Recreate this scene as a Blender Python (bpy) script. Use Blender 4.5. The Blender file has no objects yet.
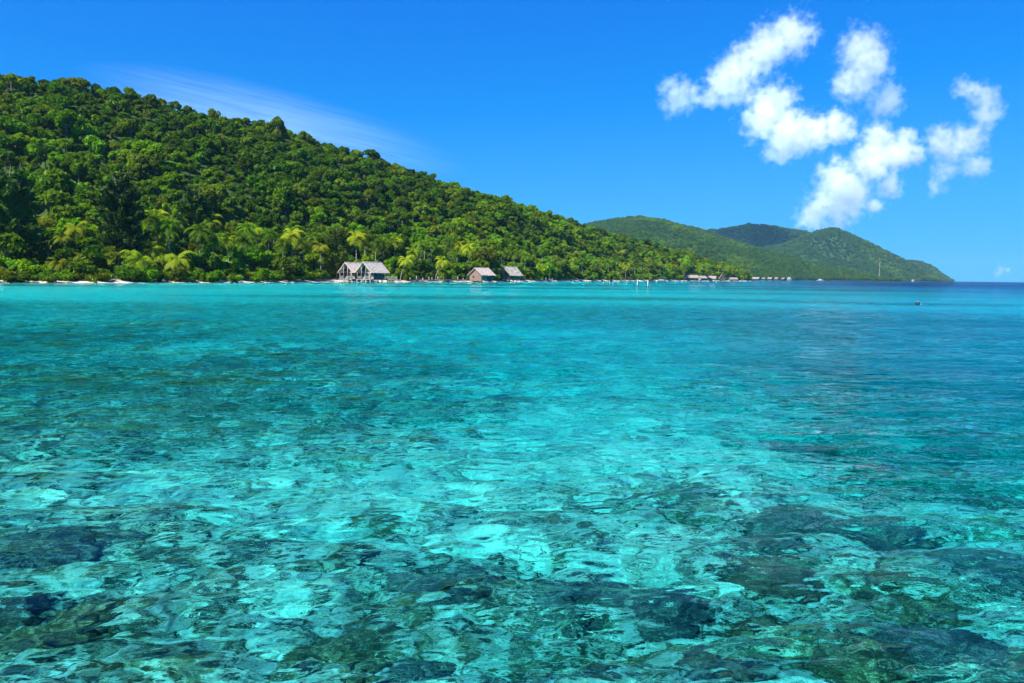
import bpy, bmesh, math, random
import numpy as np
from mathutils import Vector, Matrix

R = math.radians
random.seed(7)
rng = np.random.default_rng(7)
sc = bpy.context.scene
col = sc.collection

# ------------------------------------------------------------------ camera
FPX = 796.0
CAM_Z = 2.8
cam = bpy.data.cameras.new('camera')
cam.sensor_width = 36.0
cam.lens = FPX * 36.0 / 1024.0
cam.clip_start = 0.1
cam.clip_end = 60000.0
cam_o = bpy.data.objects.new('camera', cam)
col.objects.link(cam_o)
CM = Matrix.Rotation(R(90 - 4.68), 4, 'X') @ Matrix.Rotation(R(0.63), 4, 'Z')
cam_o.matrix_world = Matrix.Translation((0, 0, CAM_Z)) @ CM
sc.camera = cam_o
CI = np.array(CM.to_3x3().inverted())
CR = np.array(CM.to_3x3())


def ray(px, py):
    d = CR @ np.array([(px - 512.0) / FPX, -(py - 341.5) / FPX, -1.0])
    return d[0] / d[1], d[2] / d[1]            # x per metre of depth, z per metre of depth


def project(X, Y, Z):
    P = np.stack([X, Y, np.asarray(Z) - CAM_Z], 0)
    c = np.tensordot(CI, P, 1)
    return 512 + FPX * c[0] / -c[2], 341.5 - FPX * c[1] / -c[2], -c[2]


# ------------------------------------------------------------------ noise
def _hash(ix, iy, seed):
    h = (ix.astype(np.int64) * 374761393 + iy.astype(np.int64) * 668265263 + seed * 1442695041) & 0x7fffffff
    h = ((h ^ (h >> 13)) * 1274126177) & 0x7fffffff
    h = (h ^ (h >> 16)) & 0xffff
    return h / 65535.0


def vnoise(x, y, seed=0):
    x = np.asarray(x, float)
    y = np.asarray(y, float)
    ix = np.floor(x)
    iy = np.floor(y)
    fx = x - ix
    fy = y - iy
    fx = fx * fx * fx * (fx * (fx * 6 - 15) + 10)
    fy = fy * fy * fy * (fy * (fy * 6 - 15) + 10)
    a = _hash(ix, iy, seed)
    b = _hash(ix + 1, iy, seed)
    c = _hash(ix, iy + 1, seed)
    d = _hash(ix + 1, iy + 1, seed)
    return (a + (b - a) * fx) * (1 - fy) + (c + (d - c) * fx) * fy


def fbm(x, y, octs=4, seed=0, gain=0.5):
    s = 0
    a = 1.0
    t = 0
    for o in range(octs):
        s = s + a * (vnoise(x, y, seed + o * 17) - 0.5)
        t += a
        a *= gain
        x = x * 2.03 + 11.7
        y = y * 2.03 - 5.3
    return s / t * 2.0


def smooth(a, b, x):
    t = np.clip((x - a) / (b - a), 0, 1)
    return t * t * (3 - 2 * t)


# ------------------------------------------------------------------ mesh helpers
def quads(name, V, F, mat=None, shade=True, parent=None, link=True):
    V = np.asarray(V, np.float32)
    F = np.asarray(F, np.int32)
    k = F.shape[1]
    me = bpy.data.meshes.new(name)
    me.vertices.add(len(V))
    me.vertices.foreach_set('co', V.ravel())
    me.loops.add(F.size)
    me.loops.foreach_set('vertex_index', F.ravel())
    me.polygons.add(len(F))
    me.polygons.foreach_set('loop_start', np.arange(0, F.size, k, dtype=np.int32))
    me.update(calc_edges=True)
    if shade:
        me.polygons.foreach_set('use_smooth', np.ones(len(F), dtype=bool))
    if mat:
        me.materials.append(mat)
    if not link:
        return me
    o = bpy.data.objects.new(name, me)
    col.objects.link(o)
    if parent:
        o.parent = parent
    return o


def grid_faces(n, m, wrap=False):
    idx = np.arange(n * m).reshape(n, m)
    if wrap:
        idx = np.concatenate([idx, idx[:, :1]], 1)
    return np.stack([idx[:-1, :-1], idx[:-1, 1:], idx[1:, 1:], idx[1:, :-1]], -1).reshape(-1, 4)


def tag(o, label=None, cat=None, group=None, kind=None):
    if label:
        o['label'] = label
    if cat:
        o['category'] = cat
    if group:
        o['group'] = group
    if kind:
        o['kind'] = kind
    return o


def empty(name, loc, rz=0.0, label=None, cat=None, group=None):
    o = bpy.data.objects.new(name, None)
    o.empty_display_size = 0.5
    o.location = loc
    o.rotation_euler = (0, 0, rz)
    col.objects.link(o)
    return tag(o, label, cat, group)


def from_bm(name, bm, mat, parent=None, shade=False):
    me = bpy.data.meshes.new(name)
    bmesh.ops.recalc_face_normals(bm, faces=bm.faces)
    bm.to_mesh(me)
    bm.free()
    if shade:
        me.polygons.foreach_set('use_smooth', np.ones(len(me.polygons), dtype=bool))
    me.materials.append(mat)
    o = bpy.data.objects.new(name, me)
    col.objects.link(o)
    if parent:
        o.parent = parent
    return o


def bx(bm, x0, x1, y0, y1, z0, z1):
    v = [bm.verts.new(p) for p in ((x0, y0, z0), (x1, y0, z0), (x1, y1, z0), (x0, y1, z0),
                                   (x0, y0, z1), (x1, y0, z1), (x1, y1, z1), (x0, y1, z1))]
    for f in ((0, 3, 2, 1), (4, 5, 6, 7), (0, 1, 5, 4), (1, 2, 6, 5), (2, 3, 7, 6), (3, 0, 4, 7)):
        bm.faces.new([v[i] for i in f])


def tube(bm, pts, radii, n=7):
    rings = []
    for i, p in enumerate(pts):
        p = Vector(p)
        a = Vector(pts[max(i - 1, 0)])
        b = Vector(pts[min(i + 1, len(pts) - 1)])
        t = (b - a).normalized()
        u = t.orthogonal().normalized() if abs(t.z) < 0.95 else Vector((1, 0, 0))
        u = (u - t * u.dot(t)).normalized()
        w = t.cross(u)
        rings.append([bm.verts.new(p + (u * math.cos(q) + w * math.sin(q)) * radii[i])
                      for q in [2 * math.pi * k / n for k in range(n)]])
    for r0, r1 in zip(rings[:-1], rings[1:]):
        for k in range(n):
            bm.faces.new((r0[k], r0[(k + 1) % n], r1[(k + 1) % n], r1[k]))
    bm.faces.new(rings[0][::-1])
    bm.faces.new(rings[-1])


# ------------------------------------------------------------------ materials
class NT:
    def __init__(self, name):
        self.m = bpy.data.materials.new(name)
        self.m.use_nodes = True
        self.t = self.m.node_tree
        self.t.nodes.clear()
        self.out = self.n('ShaderNodeOutputMaterial')

    def n(self, typ, **kw):
        nd = self.t.nodes.new(typ)
        for k, v in kw.items():
            setattr(nd, k, v)
        return nd

    def put(self, sock, v):
        if isinstance(v, bpy.types.NodeSocket):
            self.t.links.new(v, sock)
        else:
            if sock.type == 'RGBA' and len(v) == 3:
                v = (*v, 1)
            sock.default_value = v

    def math(self, op, a, b=None, c=None, clamp=False):
        nd = self.n('ShaderNodeMath', operation=op, use_clamp=clamp)
        for i, v in enumerate((a, b, c)):
            if v is not None:
                self.put(nd.inputs[i], v)
        return nd.outputs[0]

    def vmath(self, op, a, b=None):
        nd = self.n('ShaderNodeVectorMath', operation=op)
        self.put(nd.inputs[0], a)
        if b is not None:
            self.put(nd.inputs[1], b)
        return nd.outputs['Value'] if op in ('LENGTH', 'DISTANCE', 'DOT_PRODUCT') else nd.outputs[0]

    def noise(self, vec, scale, detail=4, rough=0.5, dist=0.0):
        nd = self.n('ShaderNodeTexNoise')
        self.put(nd.inputs['Vector'], vec)
        nd.inputs['Scale'].default_value = scale
        nd.inputs['Detail'].default_value = detail
        nd.inputs['Roughness'].default_value = rough
        nd.inputs['Distortion'].default_value = dist
        return nd.outputs[0]

    def ramp(self, fac, stops):
        nd = self.n('ShaderNodeValToRGB')
        cr = nd.color_ramp
        while len(cr.elements) < len(stops):
            cr.elements.new(0.5)
        for e, (p, c) in zip(cr.elements, stops):
            e.position = p
            e.color = (*c, 1) if len(c) == 3 else c
        self.put(nd.inputs[0], fac)
        return nd.outputs[0]

    def mix(self, fac, a, b):
        nd = self.n('ShaderNodeMix', data_type='RGBA')
        self.put(nd.inputs[0], fac)
        self.put(nd.inputs[6], a)
        self.put(nd.inputs[7], b)
        return nd.outputs[2]

    def pos(self):
        return self.n('ShaderNodeNewGeometry').outputs['Position']

    def obj(self):
        return self.n('ShaderNodeTexCoord').outputs['Object']

    def attr(self, name):
        nd = self.n('ShaderNodeAttribute', attribute_name=name)
        return nd.outputs['Fac']

    def bump(self, h, strength, dist):
        nd = self.n('ShaderNodeBump')
        nd.inputs['Strength'].default_value = strength
        nd.inputs['Distance'].default_value = dist
        self.put(nd.inputs['Height'], h)
        return nd.outputs[0]

    def principled(self, base, rough=0.8, normal=None, spec=0.3):
        p = self.n('ShaderNodeBsdfPrincipled')
        self.put(p.inputs['Base Color'], base)
        self.put(p.inputs['Roughness'], rough)
        p.inputs['Specular IOR Level'].default_value = spec
        if normal is not None:
            self.put(p.inputs['Normal'], normal)
        self.t.links.new(p.outputs[0], self.out.inputs[0])
        return p


def mottled(name, c0, c1, scale, rough=0.85, stretch=None, detail=5, bump=0.0):
    m = NT(name)
    v = m.obj()
    if stretch:
        v = m.vmath('MULTIPLY', v, stretch)
    f = m.noise(v, scale, detail)
    c = m.ramp(f, [(0.3, c0), (0.7, c1)])
    m.principled(c, rough, m.bump(f, bump, 0.1) if bump else None)
    return m.m


def leaf_material(name, base, hue_var=0.02, transl=0.38):
    m = NT(name)
    oi = m.n('ShaderNodeObjectInfo')
    rnd = oi.outputs['Random']
    r2 = m.math('FRACT', m.math('MULTIPLY', rnd, 7.31))
    hsv = m.n('ShaderNodeHueSaturation')
    f = m.noise(m.obj(), 1.7, 2)
    base2 = m.mix(f, tuple(c * 0.7 for c in base), tuple(min(1, c * 1.35) for c in base))
    m.put(hsv.inputs['Color'], base2)
    m.put(hsv.inputs['Hue'], m.math('MULTIPLY_ADD', r2, hue_var * 2, 0.5 - hue_var))
    m.put(hsv.inputs['Value'], m.math('MULTIPLY_ADD', rnd, 0.75, 0.62))
    c = hsv.outputs[0]
    d = m.n('ShaderNodeBsdfDiffuse')
    m.put(d.inputs[0], c)
    t = m.n('ShaderNodeBsdfTranslucent')
    m.put(t.inputs[0], m.vmath('MULTIPLY', c, (1.25, 1.3, 0.6)))
    g = m.n('ShaderNodeBsdfGlossy')
    g.inputs['Roughness'].default_value = 0.45
    m.put(g.inputs[0], (0.6, 0.6, 0.6))
    s1 = m.n('ShaderNodeMixShader')
    s1.inputs[0].default_value = transl
    m.t.links.new(d.outputs[0], s1.inputs[1])
    m.t.links.new(t.outputs[0], s1.inputs[2])
    s2 = m.n('ShaderNodeMixShader')
    s2.inputs[0].default_value = 0.008
    m.t.links.new(s1.outputs[0], s2.inputs[1])
    m.t.links.new(g.outputs[0], s2.inputs[2])
    m.t.links.new(s2.outputs[0], m.out.inputs[0])
    return m.m


TONES = ['dark green', 'deep green', 'bright green', 'olive green']
TONE_M = [leaf_material('leaf_dark', (0.056, 0.122, 0.0020)),
          leaf_material('leaf_deep', (0.094, 0.178, 0.0020)),
          leaf_material('leaf_bright', (0.130, 0.245, 0.0020)),
          leaf_material('leaf_olive', (0.125, 0.175, 0.006))]
M_PALM = [leaf_material('palm_green', (0.090, 0.170, 0.005), transl=0.35),
          leaf_material('palm_yellow', (0.200, 0.260, 0.008), transl=0.35)]
M_CASU = [leaf_material('casuarina_needles', (0.046, 0.100, 0.016), transl=0.2), leaf_material('casuarina_olive_needles', (0.115, 0.165, 0.014), transl=0.3)]
M_BARK = mottled('bark', (0.10, 0.08, 0.06), (0.26, 0.22, 0.17), 3.0, stretch=(1, 1, 0.2))
M_PALMBARK = mottled('palm_bark', (0.20, 0.17, 0.14), (0.40, 0.36, 0.31), 4.0, stretch=(0.3, 0.3, 2))
M_THATCH = mottled('weathered_thatch', (0.30, 0.245, 0.195), (0.60, 0.51, 0.42), 2.5, stretch=(1, 0.35, 1), bump=0.6)
M_THATCH2 = mottled('tan_thatch', (0.25, 0.195, 0.16), (0.52, 0.42, 0.36), 2.5, stretch=(1, 0.35, 1), bump=0.6)
M_OLDTHATCH = mottled('old_brown_thatch', (0.11, 0.09, 0.075), (0.27, 0.23, 0.20), 1.5, stretch=(1, 0.35, 1), bump=0.6)
M_PALETHATCH = mottled('bleached_thatch', (0.16, 0.135, 0.12), (0.32, 0.28, 0.25), 1.5, stretch=(1, 0.35, 1), bump=0.6)
M_THATCH3 = mottled('mossy_thatch', (0.16, 0.15, 0.09), (0.44, 0.40, 0.33), 1.6, stretch=(1, 0.35, 1), bump=0.6)
M_GREYWOOD = mottled('grey_weathered_boards', (0.17, 0.155, 0.135), (0.38, 0.35, 0.31), 5.0, stretch=(4, 4, 0.4))
M_BROWNWOOD = mottled('brown_boards', (0.14, 0.09, 0.07), (0.30, 0.21, 0.16), 5.0, stretch=(4, 4, 0.4))
M_DARKWOOD = mottled('dark_timber', (0.035, 0.028, 0.024), (0.10, 0.08, 0.07), 4.0)  # real dark timber, and the shade colour of the twin huts' side walls
M_PALEWOOD = mottled('pale_timber', (0.24, 0.22, 0.19), (0.46, 0.43, 0.38), 6.0, stretch=(1, 1, 0.3))
M_TANWOOD = mottled('tan_timber', (0.34, 0.25, 0.17), (0.55, 0.42, 0.30), 6.0, stretch=(1, 1, 0.3))
M_RED = mottled('red_paint', (0.20, 0.035, 0.03), (0.32, 0.06, 0.05), 4.0)
M_TEAL = mottled('faded_teal_paint', (0.06, 0.16, 0.14), (0.13, 0.26, 0.23), 4.0)
M_WHITE = mottled('white_paint', (0.66, 0.66, 0.64), (0.82, 0.82, 0.80), 2.0, rough=0.5)
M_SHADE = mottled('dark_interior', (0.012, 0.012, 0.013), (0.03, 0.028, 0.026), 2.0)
M_BUOY = mottled('dark_rubber', (0.010, 0.014, 0.030), (0.03, 0.035, 0.05), 5.0, rough=0.4)
M_ROPE = mottled('pale_rope', (0.5, 0.46, 0.40), (0.7, 0.66, 0.6), 9.0)
M_ROCK = mottled('grey_rock', (0.10, 0.10, 0.10), (0.36, 0.35, 0.34), 0.8, bump=0.8)

# ------------------------------------------------------------------ world, sun
SUN_AZ, SUN_EL = -136.0, 51.0
W = bpy.data.worlds.new('World')
sc.world = W
W.use_nodes = True
wt = W.node_tree
sky = wt.nodes.new('ShaderNodeTexSky')
sky.sky_type = 'NISHITA'
sky.sun_disc = False
sky.sun_elevation = R(SUN_EL)
sky.sun_rotation = R(SUN_AZ)
sky.air_density = 1.0
sky.dust_density = 0.15
sky.ozone_density = 3.0


def wn(typ, **k):
    nd = wt.nodes.new(typ)
    for a, b in k.items():
        setattr(nd, a, b)
    return nd


def wmath(op, a, b):
    nd = wn('ShaderNodeMath', operation=op)
    for q, v in zip(nd.inputs, (a, b)):
        if isinstance(v, bpy.types.NodeSocket):
            wt.links.new(v, q)
        else:
            q.default_value = v
    return nd.outputs[0]


# the sky keeps a clear blue down to the sea horizon: flatten the elevation near it
tc = wn('ShaderNodeTexCoord')
sp = wn('ShaderNodeSeparateXYZ')
wt.links.new(tc.outputs['Generated'], sp.inputs[0])
zq = wmath('SQRT', wmath('ADD', wmath('MULTIPLY', sp.outputs[2], sp.outputs[2]), 0.0256), 0.0)
cb = wn('ShaderNodeCombineXYZ')
wt.links.new(sp.outputs[0], cb.inputs[0])
wt.links.new(sp.outputs[1], cb.inputs[1])
wt.links.new(zq, cb.inputs[2])
nrmz = wn('ShaderNodeVectorMath', operation='NORMALIZE')
wt.links.new(cb.outputs[0], nrmz.inputs[0])
wt.links.new(nrmz.outputs[0], sky.inputs['Vector'])
# deep tropical saturation
sc3 = wn('ShaderNodeSeparateColor')
wt.links.new(sky.outputs[0], sc3.inputs[0])
cr_ = wmath('MAXIMUM', wmath('MULTIPLY', wmath('SUBTRACT', sc3.outputs[0], 1.75), 0.37), wmath('MULTIPLY', sc3.outputs[0], 0.022))
cg_ = wmath('MULTIPLY', wmath('POWER', sc3.outputs[1], 1.2), 0.512)
cb_ = wmath('MULTIPLY', wmath('POWER', sc3.outputs[2], 0.5), 2.84)
cc = wn('ShaderNodeCombineColor')
for q, v in zip(cc.inputs, (cr_, cg_, cb_)):
    wt.links.new(v, q)
bg = wt.nodes['Background']
wt.links.new(cc.outputs[0], bg.inputs[0])
bg.inputs[1].default_value = 0.072
sl = bpy.data.lights.new('sun', 'SUN')
sl.energy = 5.0
sl.angle = R(0.5)
sl.color = (1.0, 0.96, 0.89)
so = bpy.data.objects.new('sun', sl)
col.objects.link(so)
SD = Vector((math.sin(R(SUN_AZ)) * math.cos(R(SUN_EL)), math.cos(R(SUN_AZ)) * math.cos(R(SUN_EL)), math.sin(R(SUN_EL))))
so.rotation_euler = SD.to_track_quat('Z', 'Y').to_euler()
so.location = (0, 0, 400)

# ------------------------------------------------------------------ coast
SX = [-420, -100, 0, 130, 250, 365, 480, 540, 600, 690, 735, 752]
SD_ = [175, 178, 186, 208, 245, 300, 368, 455, 585, 800, 960, 1010]
SU = np.array([ray(x, 276.3 + 0.011 * (x - 512))[0] for x in SX])
SKY = [(-420, 74), (0, 76), (60, 80), (100, 88), (150, 98), (200, 113), (250, 122), (300, 134), (350, 150), (400, 165), (450, 182),
       (500, 198), (550, 213), (600, 230), (650, 243), (700, 256), (730, 267), (752, 276)]
KU = np.array([ray(*p)[0] for p in SKY])
KS = np.array([ray(*p)[1] for p in SKY])
BX = [-420, 0, 200, 400, 500, 600, 700, 752]
BU = np.array([ray(x, 276)[0] for x in BX])
BD = [205, 205, 215, 220, 215, 200, 110, 40]


def shore(u):
    return np.interp(u, SU, SD_) + 5.0 * fbm(u * 28, u * 0 + 3.3, 3, 5)


def hill_z(X, Y):
    u = X / Y
    ds = shore(u)
    bd = np.interp(u, BU, BD)
    dr = ds + bd
    hr = CAM_Z + dr * np.interp(u, KU, KS) - 4.0 * smooth(752 - 512, 680 - 512, u * FPX) - 0.5
    hr = np.maximum(hr, 1.8)
    d = Y - ds
    beach = np.where(d < 0, d * 0.10, 0.65 * (1 - np.exp(-np.maximum(d, 0) / 5.0)) + 0.03 * np.clip(d, 0, 20))
    beach = np.maximum(beach, -3.0)
    s = np.clip((d - 16) / (bd - 16), 0, 1)
    prof = 0.55 * s + 0.45 * s * s * (3 - 2 * s)
    n = fbm(X / 70.0, Y / 70.0, 4, 21)
    z = beach + (hr - 1.5) * prof * (1 + 0.30 * n * (1 - s) * np.minimum(1, s * 5))
    back = np.clip((d - bd) / 260.0, 0, 1)
    return z * (1 - 0.9 * smooth(0, 1, back))


us = np.linspace(SU[0], SU[-1], 420)
ts = np.concatenate([np.linspace(-30, 30, 40), np.linspace(34, 480, 80)])
UU, TT = np.meshgrid(us, ts)
base = shore(UU)
YY = base + TT
XX = UU * YY
hm = NT('forest_floor_and_beach')
p = hm.pos()
sep = hm.n('ShaderNodeSeparateXYZ')
hm.put(sep.inputs[0], p)
wob = hm.noise(p, 0.15, 4)
zz = hm.math('ADD', sep.outputs[2], hm.math('MULTIPLY', hm.math('SUBTRACT', wob, 0.5), 0.8))
sand = hm.ramp(hm.noise(p, 1.2, 5), [(0.3, (0.36, 0.31, 0.24)), (0.7, (0.58, 0.53, 0.44))])
floor = hm.ramp(hm.noise(p, 0.5, 6), [(0.3, (0.014, 0.036, 0.003)), (0.7, (0.036, 0.075, 0.008))])
litter = hm.ramp(hm.noise(p, 0.9, 5), [(0.35, (0.10, 0.085, 0.05)), (0.65, (0.26, 0.21, 0.14))])
f1 = hm.ramp(zz, [(0.62, (0, 0, 0)), (0.86, (1, 1, 1))])
f2 = hm.ramp(hm.math('DIVIDE', zz, 4.0), [(0.3, (0, 0, 0)), (0.45, (1, 1, 1))])
hm.principled(hm.mix(f2, hm.mix(f1, sand, litter), floor), 0.95)
hill = quads('hill', np.stack([XX, YY, hill_z(XX, YY)], -1).reshape(-1, 3), grid_faces(*XX.shape)[:, ::-1], hm.m)
tag(hill, 'near forested hillside with a thin white beach', kind='structure')
if hill.data.polygons[5].normal.z < 0:
    hill.data.flip_normals()


def ground_pt(px, d_off=0.0):
    """point of the near coast seen at column px, d_off metres inland of the waterline"""
    u = ray(px, 276.3 + 0.011 * (px - 512))[0]
    Y = float(shore(np.array(u))) + d_off
    return u * Y, Y


def hz(x, y):
    return float(hill_z(np.array(x), np.array(y)))


# ------------------------------------------------------------------ far hills
def far_hill(label, sky_pts, shore_d, ridge_d, seed, rough=0.75, n=260, m=70):
    U = np.array([ray(*q)[0] for q in sky_pts])
    S = np.array([ray(*q)[1] for q in sky_pts])
    us = np.linspace(U[0], U[-1], n)
    ts = np.linspace(-0.06, 1.6, m)
    UU, TT = np.meshgrid(us, ts)
    sd = shore_d(UU) if callable(shore_d) else shore_d + 0 * UU
    Y = sd + TT * (ridge_d - sd)
    X = UU * Y

    def zf(X, Y):
        u = X / Y
        sd = shore_d(u) if callable(shore_d) else shore_d + 0 * u
        t = (Y - sd) / (ridge_d - sd)
        hr = np.maximum(CAM_Z + ridge_d * np.interp(u, U, S) - 8, 0.5)
        s = np.clip((t - 0.02) / 0.98, 0, 1)
        L = (ridge_d - sd)
        rid = 1 - 2 * np.abs(vnoise(X / (0.30 * L) + seed, Y / (0.75 * L), seed) - 0.5)
        rid2 = 1 - 2 * np.abs(vnoise(X / (0.13 * L) + seed, Y / (0.3 * L), seed + 3) - 0.5)
        amp = (1 - s) * np.minimum(1, s * 4)
        z = hr * (0.8 * s + 0.2 * s * s) * (1 + rough * amp * ((rid - 0.5) * 2 + (rid2 - 0.5) * 0.9))
        z = z + hr * 0.06 * fbm(X / (0.08 * L), Y / (0.08 * L), 3, seed + 9) * amp
        back = np.clip(t - 1, 0, 1)
        z = z * (1 - 1.2 * back * back - 0.3 * back)
        return np.where(t < 0.02, -2 + 150 * (t + 0.0), z + 1.0)
    o = quads('hill', np.stack([X, Y, zf(X, Y)], -1).reshape(-1, 3), grid_faces(*X.shape)[:, ::-1], M_FAR)
    if o.data.polygons[n * 5].normal.z < 0:
        o.data.flip_normals()
    tag(o, label, kind='structure')
    return zf, U, ridge_d, shore_d


mf = NT('far_forest_floor')
pp = mf.pos()
ff = mf.noise(pp, 0.012, 8, 0.62)
f3 = mf.noise(pp, 0.06, 6, 0.65)
mf.principled(mf.mix(mf.math('MULTIPLY', f3, 0.7), mf.ramp(ff, [(0.32, (0.014, 0.046, 0.014)), (0.55, (0.026, 0.072, 0.020)), (0.72, (0.055, 0.095, 0.030))]), (0.012, 0.035, 0.010)), 0.95)
M_FAR = mf.m

sh1 = lambda u: np.interp(u, [0.1, 0.28, 0.36, 0.44, 0.5], [1750, 1900, 2300, 2900, 3100])
far = []
far.append(far_hill('green forested far hill with rounded top left of the clouds',
                    [(540, 236), (590, 222.5), (620, 217.5), (640, 215.5), (662, 220), (700, 228), (730, 239), (765, 250), (800, 258), (840, 268), (880, 276), (900, 281)],
                    lambda u: np.interp(u, [0.05, 0.28, 0.36, 0.44, 0.5], [1500, 1700, 2000, 2300, 2450]), 2700, 31))
far.append(far_hill('farther forested mountain under the clouds',
                    [(690, 264), (715, 257), (740, 252), (765, 247), (785, 243), (802, 236), (815, 231), (824, 228.8), (836, 228), (848, 233), (872, 243), (897, 256), (918, 267), (935, 276), (942, 281)],
                    3150, 3800, 77, 0.85))
far.append(far_hill('dark forested ridge behind the far mountain',
                    [(690, 232), (705, 230), (722, 228.5), (740, 225.5), (750, 223.5), (765, 224.5), (782, 227), (805, 231), (830, 238), (860, 256)],
                    3900, 4350, 13, 0.7, n=140))
far.append(far_hill('headland tip of the far mountain running into the sea',
                    [(880, 266), (897, 260.5), (910, 259.8), (921, 261), (934, 267), (944, 275), (953, 281)],
                    4250, 4600, 51, 0.7, n=120))

# ------------------------------------------------------------------ tree meshes
def leaf_quads(C, N, size, aspect=0.6):
    k = len(C)
    N = N / np.linalg.norm(N, axis=1, keepdims=True)
    a = rng.normal(size=(k, 3))
    t = np.cross(N, a)
    t /= np.linalg.norm(t, axis=1, keepdims=True)
    b = np.cross(N, t)
    s = size * rng.uniform(0.6, 1.4, (k, 1))
    V = np.stack([C - t * s, C - b * s * aspect, C + t * s, C + b * s * aspect], 1).reshape(-1, 3)
    return V, np.arange(4 * k).reshape(k, 4)


def crown_mesh(seed, flat=0.75, lobes=13, leaves=1500, lobe_r=0.42, size=0.125, low=-0.35):
    r = np.random.default_rng(seed)
    d = r.normal(size=(lobes * 3, 3))
    d /= np.linalg.norm(d, axis=1, keepdims=True)
    d = d[d[:, 2] > low][:lobes]
    cs = d * (0.70 * r.uniform(0.75, 1.12, (len(d), 1)))
    cs[:, 2] *= flat
    rad = lobe_r * r.uniform(0.65, 1.2, len(d))
    which = r.integers(0, len(d), leaves)
    n = r.normal(size=(leaves, 3))
    n[:, 2] += 0.45
    n /= np.linalg.norm(n, axis=1, keepdims=True)
    C = cs[which] + n * rad[which][:, None] * r.uniform(0.72, 1.08, (leaves, 1)) * np.array([1, 1, 0.85])
    nn = n + r.normal(size=(leaves, 3)) * 0.75
    nn[:, 2] += 0.2
    return leaf_quads(C, nn, size)


NV = 6
crown = []
for v in range(NV):
    V, F = crown_mesh(100 + v, flat=[0.75, 0.6, 0.95, 0.7, 0.8, 1.05][v], lobes=[13, 16, 12, 10, 18, 14][v],
                      lobe_r=[0.36, 0.30, 0.36, 0.42, 0.29, 0.33][v], leaves=1150)
    crown.append([quads('crown', V, F, TONE_M[t], shade=False, link=False) for t in range(4)])
Vb, Fb = crown_mesh(300, flat=0.8, lobes=16, lobe_r=0.42, leaves=1800, low=-0.8)
bush_me = [quads('foliage', Vb, Fb, TONE_M[t], shade=False, link=False) for t in range(4)]


def trunk_mesh(name, pts, radii, mat, n=6):
    bm = bmesh.new()
    tube(bm, pts, radii, n)
    me = bpy.data.meshes.new(name)
    bm.to_mesh(me)
    bm.free()
    me.polygons.foreach_set('use_smooth', np.ones(len(me.polygons), dtype=bool))
    me.materials.append(mat)
    return me


trunk_me = []
for k in range(3):
    bm = bmesh.new()
    q = random.Random(k)
    a, b = q.uniform(-.06, .06), q.uniform(-.06, .06)
    tube(bm, [(0, 0, -0.15), (a, b, 0.4), (a * .5, b * 1.6, 0.75), (0, 0, 1.0)], [0.055, 0.042, 0.033, 0.02], 6)
    for j in range(4):
        th = j * 1.7 + k
        tube(bm, [(a, b, 0.5 + .06 * j), (0.18 * math.cos(th), 0.18 * math.sin(th), 0.75 + .05 * j), (0.34 * math.cos(th), 0.34 * math.sin(th), 0.95 + .04 * j)], [0.024, 0.016, 0.008], 5)
    me = bpy.data.meshes.new('trunk')
    bm.to_mesh(me)
    bm.free()
    me.materials.append(M_BARK)
    trunk_me.append(me)


def palm_crown(seed, mat, n=22, droop=1.25):
    r = random.Random(seed)
    V, F = [], []
    for k in range(n):
        th = 2 * math.pi * k / n + r.uniform(-.2, .2)
        L = r.uniform(3.3, 4.6)
        el = r.uniform(0.15, 1.25) if k % 3 else r.uniform(-0.3, 0.4)
        p = Vector((0, 0, 0))
        d = Vector((math.cos(th) * math.cos(el), math.sin(th) * math.cos(el), math.sin(el)))
        side = Vector((-math.sin(th), math.cos(th), 0))
        seg = 11
        step = L / seg
        for i in range(seg):
            tt = i / (seg - 1)
            p2 = p + d * step
            wd = 0.78 * math.sin(math.pi * min(1, 0.12 + 0.9 * tt)) + 0.05
            for s in (-1, 1):
                o = len(V)
                tip = side * s * wd + d * 0.30 + Vector((0, 0, -0.34 * wd - 0.10 - 0.15 * r.random()))
                V += [p, p + d * step * 0.62, p + d * step * 0.62 + tip * 0.98, p + tip]
                F.append((o, o + 1, o + 2, o + 3))
            o = len(V)
            V += [p - side * .035, p + side * .035, p2 + side * .025, p2 - side * .025]
            F.append((o, o + 1, o + 2, o + 3))
            p = p2
            d = (d + Vector((0, 0, -0.21 * droop * (0.5 + tt)))).normalized()
    return quads('crown', np.array([tuple(v) for v in V]), np.array(F), mat, shade=False, link=False)


palm_me = [[palm_crown(s, M_PALM[t]) for s in range(3)] for t in range(2)]


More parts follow.
